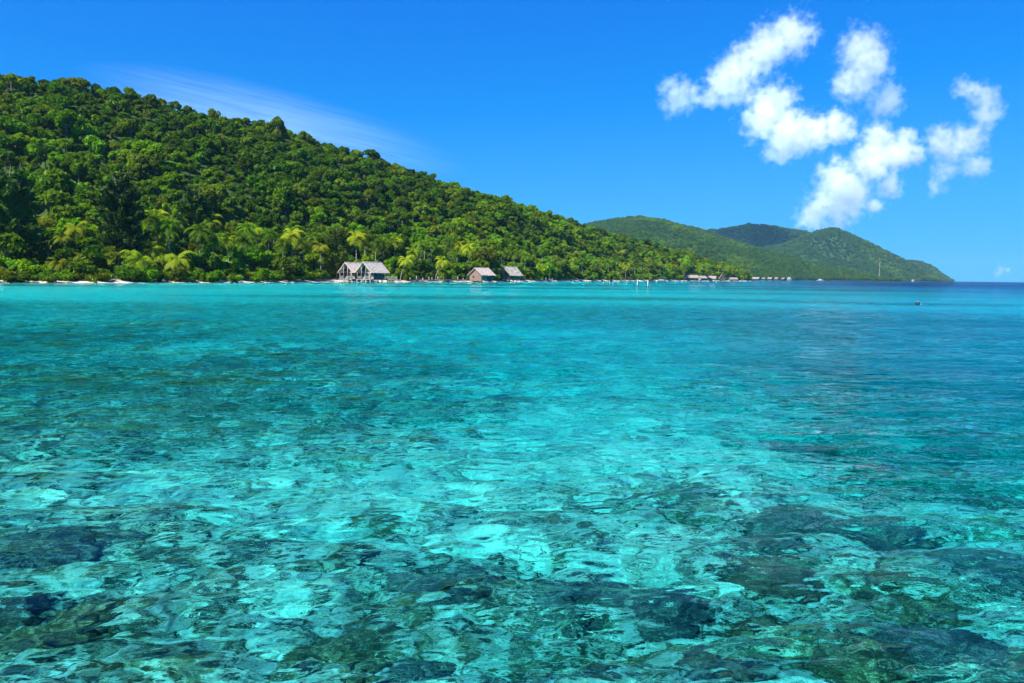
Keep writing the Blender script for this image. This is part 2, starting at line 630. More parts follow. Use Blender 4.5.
def casuarina_mesh(seed, mat, n=9000):
    r = np.random.default_rng(seed)
    # many rising boughs, each a feathery plume
    nb = 95
    th = r.uniform(0, 2 * np.pi, nb)
    z0 = r.uniform(0.08, 0.86, nb)
    reach = 0.21 * (1 - (np.abs(z0 - 0.38) / 0.72) ** 1.7) * r.uniform(0.5, 1.15, nb) + 0.02
    rise = r.uniform(0.06, 0.19, nb)
    w = r.integers(0, nb, n)
    t = r.uniform(0.12, 1, n) ** 0.8
    C = np.stack([np.cos(th[w]) * reach[w] * t, np.sin(th[w]) * reach[w] * t, z0[w] + rise[w] * t ** 1.5], -1)
    C += r.normal(size=(n, 3)) * 0.014
    dirv = np.stack([np.cos(th[w]) * 0.6, np.sin(th[w]) * 0.6, np.full(n, 0.9) - 0.6 * t], -1) + r.normal(size=(n, 3)) * 0.35
    dirv /= np.linalg.norm(dirv, axis=1, keepdims=True)
    b = np.cross(dirv, r.normal(size=(n, 3)))
    b /= np.linalg.norm(b, axis=1, keepdims=True)
    s = r.uniform(0.016, 0.036, (n, 1))
    V = np.stack([C - dirv * s, C - b * s * .36, C + dirv * s, C + b * s * .36], 1).reshape(-1, 3)
    return quads('crown', V, np.arange(4 * n).reshape(n, 4), mat, shade=False, link=False)


casu_me = [casuarina_mesh(5, M_CASU[0]), casuarina_mesh(6, M_CASU[1])]


def link_child(name, me, parent, loc=(0, 0, 0), scale=(1, 1, 1), rz=0.0):
    o = bpy.data.objects.new(name, me)
    col.objects.link(o)
    o.parent = parent
    o.location = loc
    o.scale = scale
    o.rotation_euler = (0, 0, rz)
    return o


# ------------------------------------------------------------------ placed special trees
blockers = []      # (px, py, depth, radius px) of trees placed by hand


def casuarina(px, d_off, h, w, label, v):
    x, y = ground_pt(px, d_off)
    z = hz(x, y)
    t = empty('casuarina_tree', (x, y, z), random.uniform(0, 6), label, 'tree', 'tall feathery casuarina trees')
    link_child('crown', casu_me[v], t, (0, 0, 0), (h * w, h * w, h))
    link_child('trunk', trunk_me[v], t, (0, 0, 0), (h * .28, h * .28, h * .95))
    return x, y


CAS = [(14, 26, 27, 1.25, 'dark feathery casuarina tree at the left edge of the hillside', 0),
       (123, 22, 28, 1.05, 'dark conical casuarina tree rising behind the bright shore palms', 0),
       (196, 34, 25, 1.05, 'dark upright casuarina tree with a pointed top right of the bright palms', 0),
       (337, 10, 20, 1.0, 'olive feathery casuarina tree just left of the twin gabled huts', 1)]
cas_xy = [casuarina(*c) for c in CAS]


def palm(px, d_off, h, tone, label, group, lean=(0.0, 0.0), v=None, s=1.0):
    x, y = ground_pt(px, d_off)
    z = hz(x, y)
    t = empty('coconut_palm', (x, y, z), 0, label, 'palm tree', group)
    lx, ly = lean
    pts = [(0, 0, -0.3), (lx * .18, ly * .18, h * .3), (lx * .5, ly * .5, h * .65), (lx, ly, h)]
    bm = bmesh.new()
    tube(bm, pts, [0.26, 0.18, 0.15, 0.12], 7)
    tr = from_bm('trunk', bm, M_PALMBARK, t, True)
    v = random.randrange(3) if v is None else v
    link_child('crown', palm_me[tone][v], t, (lx, ly, h - .1), (s, s, s), random.uniform(0, 6.28))
    return (x + lx, y + ly, z + h)


palm_pts = []
PG = 'coconut palms along the foot of the hill'
for (px, d, h, tone, lab, s) in [
    (140, 7, 5.2, 1, 'pale green coconut palm with spread fronds low over the water near the left shore', 1.7),
    (157, 15, 8.5, 1, 'tall bright yellow green coconut palm at the head of the left palm cluster', 1.6),
    (168, 12, 6.8, 1, 'yellow green coconut palm in the middle of the left palm cluster', 1.5),
    (181, 9, 5.6, 1, 'yellowish coconut palm with drooping fronds on the right side of the left palm cluster', 1.6),
    (78, 24, 11, 1, 'slender coconut palm on a pale trunk right of the leftmost casuarina', 1.25),
    (68, 22, 9, 1, 'shorter yellow green coconut palm right of the leftmost casuarina', 0.9),
    (60, 7, 4.2, 1, 'small yellowing palm at the water edge below the leftmost casuarina', 0.8),
    (20, 7, 3.8, 0, 'small green palm near the water at the left edge', 0.8),
]:
    palm_pts.append(palm(px, d, h, tone, lab, PG, (random.uniform(-1, 1), random.uniform(-1, 0)), s=s))
palm_pts.append(palm(400, 2.0, 8.6, 1, 'coconut palm leaning right on a bent pale trunk, just right of the twin huts', PG, (2.6, 0.5), s=1.2))
palm_pts.append(palm(435, 5.0, 8.4, 1, 'coconut palm leaning right over the boardwalk on a straight pale trunk', PG, (3.2, 0.5), s=1.25))
rp = random.Random(11)
pal_col = list(np.linspace(150, 330, 22)) + list(np.linspace(345, 470, 15)) + list(np.linspace(485, 590, 13)) + list(np.linspace(600, 742, 26))
for px in pal_col:
    px = px + rp.uniform(-5, 5)
    if px < 335:
        lab = 'yellow green coconut palm among the bushes between the left palm cluster and the twin huts'
        d, h = rp.uniform(12, 40), rp.uniform(11, 15.5)
    elif px < 478:
        lab = 'coconut palm with a loose yellowish crown behind the twin huts and the boardwalk'
        d, h = rp.uniform(12, 36), rp.uniform(11, 15.5)
    elif px < 600:
        lab = 'coconut palm behind the beach right of the brown hut'
        d, h = rp.uniform(8, 40), rp.uniform(9, 14)
    else:
        lab = 'small distant coconut palm in the palm grove on the low point'
        d, h = rp.uniform(5, 45), rp.uniform(10, 15)
    tone = 1 if rp.random() < 0.4 else 0
    lab = ('yellow green ' if tone else 'mid green ') + lab.replace('yellow green ', '').replace('a loose yellowish', 'a loose')
    palm_pts.append(palm(px, d, h, tone, lab, PG, (rp.uniform(-1.2, 1.2), rp.uniform(-1, 1)), s=rp.uniform(1.05, 1.45)))

# ------------------------------------------------------------------ broadleaf forest
HUT_CLEAR = []     # (x, y, radius)
for px, d, r in [(352, -2, 9), (370, -2, 9), (384, 0, 7), (483, 0, 8), (512, 1, 7), (400, 0, 4), (420, 0, 4.5), (440, 0, 4.5), (455, 0, 4),
                 (691, 0, 10), (702, 0, 10), (712, 0, 10), (722, 0, 9), (733, 0, 9)]:
    HUT_CLEAR.append((*ground_pt(px, d), r))
cand = []
umin, umax = ray(-150, 270)[0], SU[-1]
d = 0.8
while d < 300:
    spacing = 3.6 if d < 14 else 4.3
    u = umin
    while u < umax:
        ds = float(np.interp(u, SU, SD_))
        sp = spacing * (1 if ds < 450 else 1.15)
        uu = u + rng.uniform(-.45, .45) * sp / ds
        dd = d + rng.uniform(-.45, .45) * sp
        if dd < np.interp(uu, BU, BD) * 1.16 and uu < umax - 0.003:
            cand.append((uu, max(dd, -0.5)))
        u += sp / (ds + d) * (1.0)
    d += spacing * 0.92
cand = np.array(cand)
U_ = cand[:, 0]
D_ = cand[:, 1]
Y_ = shore(U_) + D_
X_ = U_ * Y_
keep = np.ones(len(U_), bool)
for (hx, hy, hr) in HUT_CLEAR:
    keep &= (X_ - hx) ** 2 + (Y_ - hy) ** 2 > hr * hr
for (cx, cy) in cas_xy:
    keep &= (X_ - cx) ** 2 + (Y_ - cy) ** 2 > 3.5 ** 2
# keep the beach in front of the right-hand coast open
pxs, _, _ = project(X_, Y_, 0 * X_ + 1)
open_beach = np.where(pxs > 520, 6.0, np.where(pxs > 300, 4.0, -0.9)) + np.where(pxs > 300, 2.0, 0.8) * np.sin(pxs * .21)
keep &= D_ > open_beach
U_, D_, X_, Y_ = U_[keep], D_[keep], X_[keep], Y_[keep]
N_ = len(U_)
Zb = hill_z(X_, Y_)
rad = np.clip(np.exp(rng.normal(math.log(2.45), 0.33, N_)), 1.4, 4.9)
big = rng.random(N_) < 0.10
rad[big] *= 1.45
sqx = rng.uniform(0.78, 1.22, N_)
sqz = rng.uniform(0.75, 1.4, N_)
tilt = rng.normal(0, 0.22, (N_, 2))
rad[D_ < 12] *= 0.78
hgt = rad * rng.uniform(1.35, 1.95, N_)
hgt[D_ < 12] *= 0.72
near_top = D_ / np.interp(U_, BU, BD) > 0.72
rad[near_top] *= 0.82
hgt[near_top] *= 0.70
var = rng.integers(0, NV, N_)
patch = fbm(X_ / 45, Y_ / 45, 3, 91)
tonev = patch * 0.9 + rng.normal(0, 0.33, N_) - 0.45 * (smooth(20, 140, D_) - 0.35) + 0.20 * smooth(330, 420, project(X_, Y_, Zb)[0])
tone = np.where(tonev < -0.25, 0, np.where(tonev < 0.1, 1, 2))
tone[rng.random(N_) < 0.13] = 3
is_bush = D_ < 7.5
cz = Zb + np.where(is_bush, rad * 0.55, hgt - rad * 0.45)
px_, py_, dep_ = project(X_, Y_, cz)
rpx = rad / dep_ * FPX
# which crowns show largest: fill a coarse picture from the nearest outwards
occ = np.zeros((150, 512), bool)
order = np.argsort(dep_)
score = np.zeros(N_)
gx = (np.arange(512) + .5) * 2
gy = (np.arange(150) + .5) * 2
for i in order:
    x0, x1 = int((px_[i] - rpx[i]) / 2), int((px_[i] + rpx[i]) / 2) + 1
    y0, y1 = int((py_[i] - rpx[i] * .8) / 2), int((py_[i] + rpx[i] * .8) / 2) + 1
    x0, x1, y0, y1 = max(x0, 0), min(x1, 512), max(y0, 0), min(y1, 150)
    if x0 >= x1 or y0 >= y1:
        continue
    m = ((gx[None, x0:x1] - px_[i]) ** 2 + ((gy[y0:y1, None] - py_[i]) / .8) ** 2) < rpx[i] ** 2
    s = occ[y0:y1, x0:x1]
    score[i] = (m & ~s).sum()
    s |= m
best = set(np.argsort(-score)[:300].tolist())
ridge_t = D_ / np.interp(U_, BU, BD)


def tree_label(i):
    x = px_[i]
    t = ridge_t[i]
    size = 'large ' if rad[i] > 4.2 else ('small ' if rad[i] < 2.6 else '')
    if is_bush[i]:
        kind = 'leafy shore bush'
        where = 'overhanging the water edge'
    else:
        kind = 'broadleaf tree'
        where = 'at the foot of the hill' if t < .2 else ('low on the slope' if t < .45 else ('high on the slope' if t < .85 else 'on the skyline'))
    z = ('at the far left' if x < 60 else 'above the left palms' if x < 190 and t > .2 else 'beside the left palms' if x < 190 else
         'left of the twin huts' if x < 335 else 'above the twin huts' if x < 395 and t > .1 else 'beside the twin huts' if x < 395 else
         'behind the boardwalk' if x < 465 else 'behind the brown hut' if x < 530 else 'along the right beach' if x < 640 else 'on the low point')
    return f'{size}{TONES[tone[i]]} {kind} {where} {z}'


src = {}
TG = 'broadleaf trees of the hillside forest'
BG_ = 'leafy bushes along the shore'
need = [(v, t) for v in range(NV) for t in range(4)]
for i in sorted(best, key=lambda k: dep_[k]):
    rz = float(rng.uniform(0, 6.28))
    if is_bush[i]:
        e = empty('shore_bush', (X_[i], Y_[i], Zb[i]), rz, tree_label(i), 'bush', BG_)
        link_child('foliage', bush_me[tone[i]], e, (0, 0, rad[i] * .55), (rad[i],) * 3)
        link_child('stem', trunk_me[i % 3], e, (0, 0, 0), (rad[i] * .7, rad[i] * .7, rad[i] * .6))
    else:
        e = empty('broadleaf_tree', (X_[i], Y_[i], Zb[i]), rz, tree_label(i), 'tree', TG)
        c = link_child('crown', crown[var[i]][tone[i]], e, (0, 0, hgt[i] - rad[i] * .45), (rad[i], rad[i] * sqx[i], rad[i] * sqz[i]))
        c.rotation_euler = (tilt[i, 0], tilt[i, 1], 0)
        src.setdefault((var[i], tone[i]), c)
        link_child('trunk', trunk_me[i % 3], e, (0, 0, 0), (hgt[i] * .75, hgt[i] * .75, hgt[i] * .92))


def scatter(name, P, S, rots, label):
    P, S, rots = np.asarray(P), np.asarray(S), np.asarray(rots)
    """one stuff object: copies of the crowns already standing, set on points"""
    me = bpy.data.meshes.new(name)
    me.vertices.add(len(P))
    me.vertices.foreach_set('co', np.asarray(P, np.float32).ravel())
    a = me.attributes.new('s', 'FLOAT_VECTOR', 'POINT')
    a.data.foreach_set('vector', np.asarray(S, np.float32).ravel())
    a = me.attributes.new('r', 'FLOAT_VECTOR', 'POINT')
    a.data.foreach_set('vector', np.asarray(rots, np.float32).ravel())
    a = me.attributes.new('k', 'INT', 'POINT')
    a.data.foreach_set('value', np.asarray(IDX, np.int32))
    o = bpy.data.objects.new(name, me)
    col.objects.link(o)
    tag(o, label, kind='stuff')
    g = bpy.data.node_groups.new(name, 'GeometryNodeTree')
    g.interface.new_socket('Geometry', in_out='INPUT', socket_type='NodeSocketGeometry')
    g.interface.new_socket('Geometry', in_out='OUTPUT', socket_type='NodeSocketGeometry')
    gi = g.nodes.new('NodeGroupInput')
    go = g.nodes.new('NodeGroupOutput')
    jn = g.nodes.new('GeometryNodeJoinGeometry')
    for key in sorted(src):
        oi = g.nodes.new('GeometryNodeObjectInfo')
        oi.inputs['Object'].default_value = src[key]
        oi.inputs['As Instance'].default_value = True
        g.links.new(oi.outputs['Geometry'], jn.inputs[0])
    ip = g.nodes.new('GeometryNodeInstanceOnPoints')
    ip.inputs['Pick Instance'].default_value = True

    def named(n, typ):
        nd = g.nodes.new('GeometryNodeInputNamedAttribute')
        nd.data_type = typ
        nd.inputs['Name'].default_value = n
        return nd.outputs[0]
    g.links.new(gi.outputs[0], ip.inputs['Points'])
    g.links.new(jn.outputs[0], ip.inputs['Instance'])
    g.links.new(named('k', 'INT'), ip.inputs['Instance Index'])
    g.links.new(named('s', 'FLOAT_VECTOR'), ip.inputs['Scale'])
    g.links.new(named('r', 'FLOAT_VECTOR'), ip.inputs['Rotation'])
    g.links.new(ip.outputs[0], go.inputs[0])
    md = o.modifiers.new('scatter', 'NODES')
    md.node_group = g
    return o


keys = sorted(src)
rest = np.array([i for i in range(N_) if i not in best])
lut = {}
for j, kx in enumerate(keys):
    lut.setdefault(kx[1], []).append(len(keys) - 1 - j)     # join order runs last link first
IDX = [lut[tone[i]][var[i] % len(lut[tone[i]])] for i in rest]
scatter('forest', np.stack([X_[rest], Y_[rest], cz[rest]], -1), np.stack([rad[rest], rad[rest] * sqx[rest], rad[rest] * sqz[rest]], -1),
        np.stack([tilt[rest, 0], tilt[rest, 1], rng.uniform(0, 6.28, len(rest))], -1),
        'dense tropical forest filling the near hillside between the nearer trees')

FP, FS = [], []
for fi, (zf, U, rd, sd) in enumerate(far):
    step = [8.5, 11, 12, 12][fi]
    u0, u1 = U[0], U[-1]
    s_lo = sd(np.linspace(u0, u1, 50)).min() if callable(sd) else sd
    yy = np.arange(s_lo + 8, rd * 1.03, step * 1.2)
    for y in yy:
        xs = np.arange(max(u0, 0.06 if fi == 0 else u0) * y, u1 * y, step)
        xs = xs + rng.uniform(-.5, .5, len(xs)) * step
        ys = y + rng.uniform(-.5, .5, len(xs)) * step * 1.2
        uu = xs / ys
        okm = (uu > u0) & (uu < u1) & (ys > (sd(uu) if callable(sd) else sd) + 14)
        xs, ys = xs[okm], ys[okm]
        z = zf(xs, ys)
        r = step * rng.uniform(0.48, 0.85, len(xs))
        o2 = z > 1.0
        FP.append(np.stack([xs, ys, z + r * .55], -1)[o2])
        FS.append(r[o2])
FP = np.concatenate(FP)
FS = np.concatenate(FS)
fpat = 1.5 * fbm(FP[:, 0] / 120, FP[:, 1] / 260, 4, 44) + rng.normal(0, .22, len(FP))
ft = np.where(fpat < .45, 0, np.where(fpat < .95, 1, 2))
IDX = [lut[t][j % len(lut[t])] for j, t in enumerate(ft)]
scatter('forest', FP, np.stack([FS, FS * rng.uniform(.8, 1.2, len(FS)), FS * rng.uniform(.8, 1.3, len(FS))], -1),
        np.concatenate([rng.normal(0, .2, (len(FP), 2)), rng.uniform(0, 6.28, (len(FP), 1))], 1), 'hazy far-off forest covering the distant hills')
print('near trees', N_, 'far', len(FP), 'variants', len(keys))

# ------------------------------------------------------------------ huts
def slab(bm, a, b, c, d, th):
    """thick sheet over quad a b c d (a-b the ridge, c-d the eave)"""
    a, b, c, d = map(Vector, (a, b, c, d))
    n = (b - a).cross(d - a).normalized()
    if n.z < 0:
        n = -n
    nu, nv = 10, 5
    top, bot = {}, {}
    for i in range(nu + 1):
        for j in range(nv + 1):
            u, v = i / nu, j / nv
            p = (a * (1 - u) + b * u) * (1 - v) + (d * (1 - u) + c * u) * v
            e = Vector((0, 0, 0))
            if j == nv:
                e = (d - a).normalized() * random.uniform(-.02, .14)
            top[i, j] = bm.verts.new(p + e + n * (th + random.uniform(-.02, .03)))
            bot[i, j] = bm.verts.new(p + e)
    for i in range(nu):
        for j in range(nv):
            bm.faces.new((top[i, j], top[i + 1, j], top[i + 1, j + 1], top[i, j + 1]))
            bm.faces.new((bot[i, j], bot[i, j + 1], bot[i + 1, j + 1], bot[i + 1, j]))
    ring = [(i, 0) for i in range(nu)] + [(nu, j) for j in range(nv)] + [(i, nv) for i in range(nu, 0, -1)] + [(0, j) for j in range(nv, 0, -1)]
    for k in range(len(ring)):
        p, q = ring[k], ring[(k + 1) % len(ring)]
        bm.faces.new((top[p], bot[p], bot[q], top[q]))


def gable_roof(parent, w, l, z, rise, oh_side, oh_front, mat, th=0.22):
    """ridge along local y, centred on x = 0, front gable at y = 0"""
    bm = bmesh.new()
    k = rise / (w / 2)
    xe = w / 2 + oh_side
    ze = z - k * oh_side
    y0, y1 = -oh_front, l + oh_front
    slab(bm, (0, y0, z + rise), (0, y1, z + rise), (xe, y1, ze), (xe, y0, ze), th)
    slab(bm, (0, y1, z + rise), (0, y0, z + rise), (-xe, y0, ze), (-xe, y1, ze), th)
    roof = from_bm('roof', bm, mat, parent)
    bm = bmesh.new()
    tube(bm, [(0, y0 - .05, z + rise + th), (0, y1 + .05, z + rise + th)], [.2, .2], 8)
    from_bm('ridge_cap', bm, mat, roof)
    return roof


def gable_tri(bm, w, y, z, rise, th=0.1):
    pts = [(-w / 2, z), (w / 2, z), (0, z + rise - .02)]
    a = [bm.verts.new((x, y, q)) for x, q in pts]
    b = [bm.verts.new((x, y + th, q)) for x, q in pts]
    bm.faces.new(a)
    bm.faces.new(b[::-1])
    for i in range(3):
        bm.faces.new((a[i], b[i], b[(i + 1) % 3], a[(i + 1) % 3]))


def stilts(parent, xs, ys, z_top, mat, r=0.13, depth=2.2):
    for x in xs:
        for y in ys:
            bm = bmesh.new()
            tube(bm, [(x, y, z_top - depth), (x + random.uniform(-.05, .05), y, z_top)], [r, r * .9], 7)
            from_bm('stilt', bm, mat, parent, True)


def boards_wall(bm, x0, x1, y, z0, z1, th=0.08, bw=0.3):
    n = max(1, int(abs(x1 - x0) / bw))
    for i in range(n):
        a = x0 + (x1 - x0) * i / n
        b = x0 + (x1 - x0) * (i + 1) / n - .02
        o = random.uniform(0, .02)
        bx(bm, a, b, y - o, y + th, z0, z1)


def veranda_hut(pos, yaw, w, l, floor, wh, rise, label, side_open):
    x, y = pos
    t = empty('stilt_hut', (x, y, 0), yaw, label, 'hut', 'grey twin gabled huts')
    ver = 1.7
    bm = bmesh.new()
    bx(bm, -w / 2 - .3, w / 2 + .3, -.5, l + .3, floor - .22, floor)
    from_bm('deck', bm, M_GREYWOOD, t)
    stilts(t, np.linspace(-w / 2, w / 2, 4), np.linspace(-.3, l, 4), floor - .22, M_PALEWOOD, .14)
    bm = bmesh.new()
    z1 = floor + wh
    yb = l * (0.62 if side_open else 1.0)
    boards_wall(bm, -w / 2, -.75, ver, floor, z1)
    boards_wall(bm, .75, w / 2, ver, floor, z1)
    boards_wall(bm, -.75, .75, ver, floor + 2.15, z1)
    bx(bm, -w / 2, -w / 2 + .1, ver + .1, yb - .12, floor, z1)
    from_bm('wall', bm, M_GREYWOOD, t)
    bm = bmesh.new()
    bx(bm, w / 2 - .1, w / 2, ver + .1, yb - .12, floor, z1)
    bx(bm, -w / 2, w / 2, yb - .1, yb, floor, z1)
    from_bm('shade_dark_side_wall', bm, M_DARKWOOD, t)  # grey boards coloured dark to stand in for the shade on them
    bm = bmesh.new()
    gable_tri(bm, w, ver - .1, z1 + .01, rise)
    from_bm('gable', bm, M_DARKWOOD, t)
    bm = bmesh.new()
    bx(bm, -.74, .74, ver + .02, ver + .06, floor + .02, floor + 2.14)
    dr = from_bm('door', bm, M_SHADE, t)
    for s in (-1, 1):
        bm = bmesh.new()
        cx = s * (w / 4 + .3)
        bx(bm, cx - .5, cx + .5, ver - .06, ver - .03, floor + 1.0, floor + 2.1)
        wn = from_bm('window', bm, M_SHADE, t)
        bm = bmesh.new()
        for (a, b, c, e) in ((-.6, -.5, 1.0, 2.1), (.5, .6, 1.0, 2.1), (-.6, .6, .9, .99), (-.6, .6, 2.11, 2.2), (-.04, .04, 1.0, 2.1)):
            bx(bm, cx + a, cx + b, ver - .10, ver - .065, floor + c, floor + e)
        from_bm('frame', bm, M_PALEWOOD, wn)
    # pale gable vent boards
    bm = bmesh.new()
    bx(bm, -.7, .7, ver - .16, ver - .11, z1 + .25, z1 + rise * .45)
    from_bm('gable_panel', bm, M_PALEWOOD, t)
    for xx in np.linspace(-w / 2 + .1, w / 2 - .1, 4):
        bm = bmesh.new()
        tube(bm, [(xx, -.2, floor), (xx, -.2, z1 + (.1 if abs(xx) > w / 2 - .3 else rise * .55))], [.11, .10], 7)
        from_bm('post', bm, M_PALEWOOD, t, True)
    if side_open:
        for yy in np.linspace(yb + .8, l - .1, 3):
            bm = bmesh.new()
            tube(bm, [(w / 2 - .1, yy, floor), (w / 2 - .1, yy, z1 + .1)], [.11, .10], 7)
            from_bm('post', bm, M_PALEWOOD, t, True)
    bm = bmesh.new()
    for zz in (.45, .95):
        bx(bm, -w / 2 + .1, -.8, -.25, -.16, floor + zz, floor + zz + .09)
        bx(bm, .8, w / 2 - .1, -.25, -.16, floor + zz, floor + zz + .09)
    k = -w / 2 + .3
    while k < w / 2 - .2:
        if abs(k) > .9:
            bx(bm, k, k + .06, -.23, -.18, floor, floor + .94)
        k += .32
    bx(bm, w / 2 - .12, w / 2 - .04, 0, l, floor + .95, floor + 1.04)
    bx(bm, w / 2 - .12, w / 2 - .04, 0, l, floor + .45, floor + .53)
    from_bm('railing', bm, M_PALEWOOD, t)
    gable_roof(t, w, l, z1, rise, .6, .6, M_THATCH)
    # plank steps down to the water
    bm = bmesh.new()
    for k in range(4):
        bx(bm, -.6, .6, -.75 - .28 * k, -.52 - .28 * k, floor - .35 - .25 * k, floor - .29 - .25 * k)
    for s in (-.58, .58):
        tube(bm, [(s, -.5, floor - .1), (s, -1.6, floor - 1.3)], [.05, .05], 6)
    from_bm('steps', bm, M_PALEWOOD, t)
    return t


HX, HY = ground_pt(346.0, -3.0)
HO = 8.2
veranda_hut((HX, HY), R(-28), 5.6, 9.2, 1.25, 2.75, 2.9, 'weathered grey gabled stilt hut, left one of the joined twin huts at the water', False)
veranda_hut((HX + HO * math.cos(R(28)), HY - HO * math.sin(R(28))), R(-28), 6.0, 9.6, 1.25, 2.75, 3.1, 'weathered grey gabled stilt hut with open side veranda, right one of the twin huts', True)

# brown hut
x, y = ground_pt(475.5, -2.5)
t = empty('stilt_hut', (x, y, 0), R(-42), 'brown board hut with a pale tan roof on stilts beyond the boardwalk', 'hut')
w, l, fl, wh, rise = 7.6, 8.0, .85, 2.7, 2.7
bm = bmesh.new(); bx(bm, -w / 2 - .2, w / 2 + .2, -.3, l + .2, fl - .2, fl); from_bm('deck', bm, M_DARKWOOD, t)
stilts(t, np.linspace(-w / 2, w / 2, 4), np.linspace(0, l, 4), fl - .2, M_DARKWOOD, .13)
bm = bmesh.new()
boards_wall(bm, -w / 2, w / 2, 0, fl, fl + wh)
bx(bm, -w / 2, -w / 2 + .1, .1, l - .1, fl, fl + wh)
bx(bm, w / 2 - .1, w / 2, .1, l - .1, fl, fl + wh)
bx(bm, -w / 2, w / 2, l - .1, l, fl, fl + wh)
gable_tri(bm, w, -.02, fl + wh + .01, rise)
from_bm('wall', bm, M_BROWNWOOD, t)
bm = bmesh.new(); bx(bm, w / 2 + .02, w / 2 + .06, .8, 3.2, fl + .2, fl + 2.2); o = from_bm('side_panel', bm, M_TEAL, t); o['label'] = 'faded teal side panel'
bm = bmesh.new(); bx(bm, w / 2 + .02, w / 2 + .06, 3.6, 5.6, fl + .2, fl + 1.9); o = from_bm('side_panel', bm, M_RED, t); o['label'] = 'dark red side panel'
bm = bmesh.new(); bx(bm, w / 2 + .02, w / 2 + .06, 6.0, 7.6, fl + .1, fl + 2.3); from_bm('door', bm, M_SHADE, t)
bm = bmesh.new(); bx(bm, -1.8, -.8, -.10, -.06, fl + 1.0, fl + 2.0); wn = from_bm('window', bm, M_SHADE, t)
bm = bmesh.new(); bx(bm, -1.9, -.7, -.13, -.09, fl + .9, fl + .99); bx(bm, -1.9, -.7, -.13, -.09, fl + 2.01, fl + 2.1); from_bm('frame', bm, M_PALEWOOD, wn)
gable_roof(t, w, l, fl + wh, rise, .8, .7, M_THATCH2)

# open pavilion
x, y = ground_pt(503.8, 1.0)
t = empty('pavilion', (x, y, 0), R(-44), 'open sided pavilion with a steep mossy thatched roof right of the brown hut', 'pavilion')
w, l, fl, wh, rise = 8.0, 8.5, 1.6, 2.2, 3.6
bm = bmesh.new(); bx(bm, -w / 2, w / 2, -.2, l, fl - .2, fl); from_bm('deck', bm, M_GREYWOOD, t)
stilts(t, np.linspace(-w / 2 + .2, w / 2 - .2, 4), np.linspace(0, l - .2, 4), fl - .2, M_DARKWOOD, .13, 2.8)
for xx in (-w / 2 + .2, 0, w / 2 - .2):
    for yy in (0, l / 2, l - .2):
        if xx == 0 and yy == l / 2:
            continue
        bm = bmesh.new(); tube(bm, [(xx, yy, fl), (xx, yy, fl + wh + (rise - .2 if xx == 0 else .15))], [.12, .11], 7); from_bm('post', bm, M_PALEWOOD, t, True)
bm = bmesh.new()
for zz in (.5, 1.0):
    bx(bm, -w / 2 + .2, w / 2 - .2, -.06, .04, fl + zz, fl + zz + .1)
    bx(bm, w / 2 - .25, w / 2 - .15, .1, l - .2, fl + zz, fl + zz + .1)
from_bm('railing', bm, M_PALEWOOD, t)
bm = bmesh.new(); boards_wall(bm, -w / 2, w / 2, l - .1, fl, fl + wh); from_bm('back_wall', bm, M_GREYWOOD, t)
gable_roof(t, w, l, fl + wh, rise, .9, .6, M_THATCH3)

# small porch right of the twin huts
x, y = ground_pt(391, -1.0)
t = empty('jetty_platform', (x, y, 0), R(-12), 'small grey railed platform joined to the right side of the twin huts', 'platform')
bm = bmesh.new(); bx(bm, -2.6, 2.6, 0, 3, .95, 1.12); from_bm('deck', bm, M_GREYWOOD, t)
stilts(t, (-2.4, 0, 2.4), (.15, 2.8), .95, M_PALEWOOD, .1)
for xx in (-2.5, -1.2, 0, 1.2, 2.5):
    bm = bmesh.new(); bx(bm, xx - .06, xx + .06, .02, .14, 1.12, 2.25); from_bm('post', bm, M_PALEWOOD, t)
bm = bmesh.new(); bx(bm, -2.5, 2.5, -.04, .015, 2.0, 2.12); bx(bm, -2.5, 2.5, -.04, .015, 1.5, 1.6); from_bm('railing', bm, M_PALEWOOD, t)

# boardwalk along the beach
p0 = Vector((*ground_pt(411, 1.5), 0)); p1 = Vector((*ground_pt(466, 1.0), 0))
Lw = (p1 - p0).length
t = empty('boardwalk', p0, math.atan2(p1.y - p0.y, p1.x - p0.x), 'long low weathered boardwalk with posts along the beach left of the brown hut', 'boardwalk')
bm = bmesh.new()
k = 0.0
while k < Lw:
    bx(bm, k, k + .42, -.8 + random.uniform(-.04, .04), .8, 1.0, 1.08)
    k += .45
from_bm('deck', bm, M_TANWOOD, t)
bm = bmesh.new(); bx(bm, 0, Lw, -.84, -.72, .55, .98); from_bm('skirt_board', bm, M_PALEWOOD, t)
k = 0.3; j = 0
while k < Lw:
    tall = [1.0, 0.1, 1.5, 0.1, .8, .1, 1.2][j % 7]
    bm = bmesh.new(); tube(bm, [(k, -.72 if tall < .5 else .7, -.8), (k + .03, -.72 if tall < .5 else .7, .99 if tall < .5 else 1.05 + tall)], [.15, .13], 7)
    from_bm('post', bm, M_PALEWOOD, t, True)
    k += 2.1; j += 1

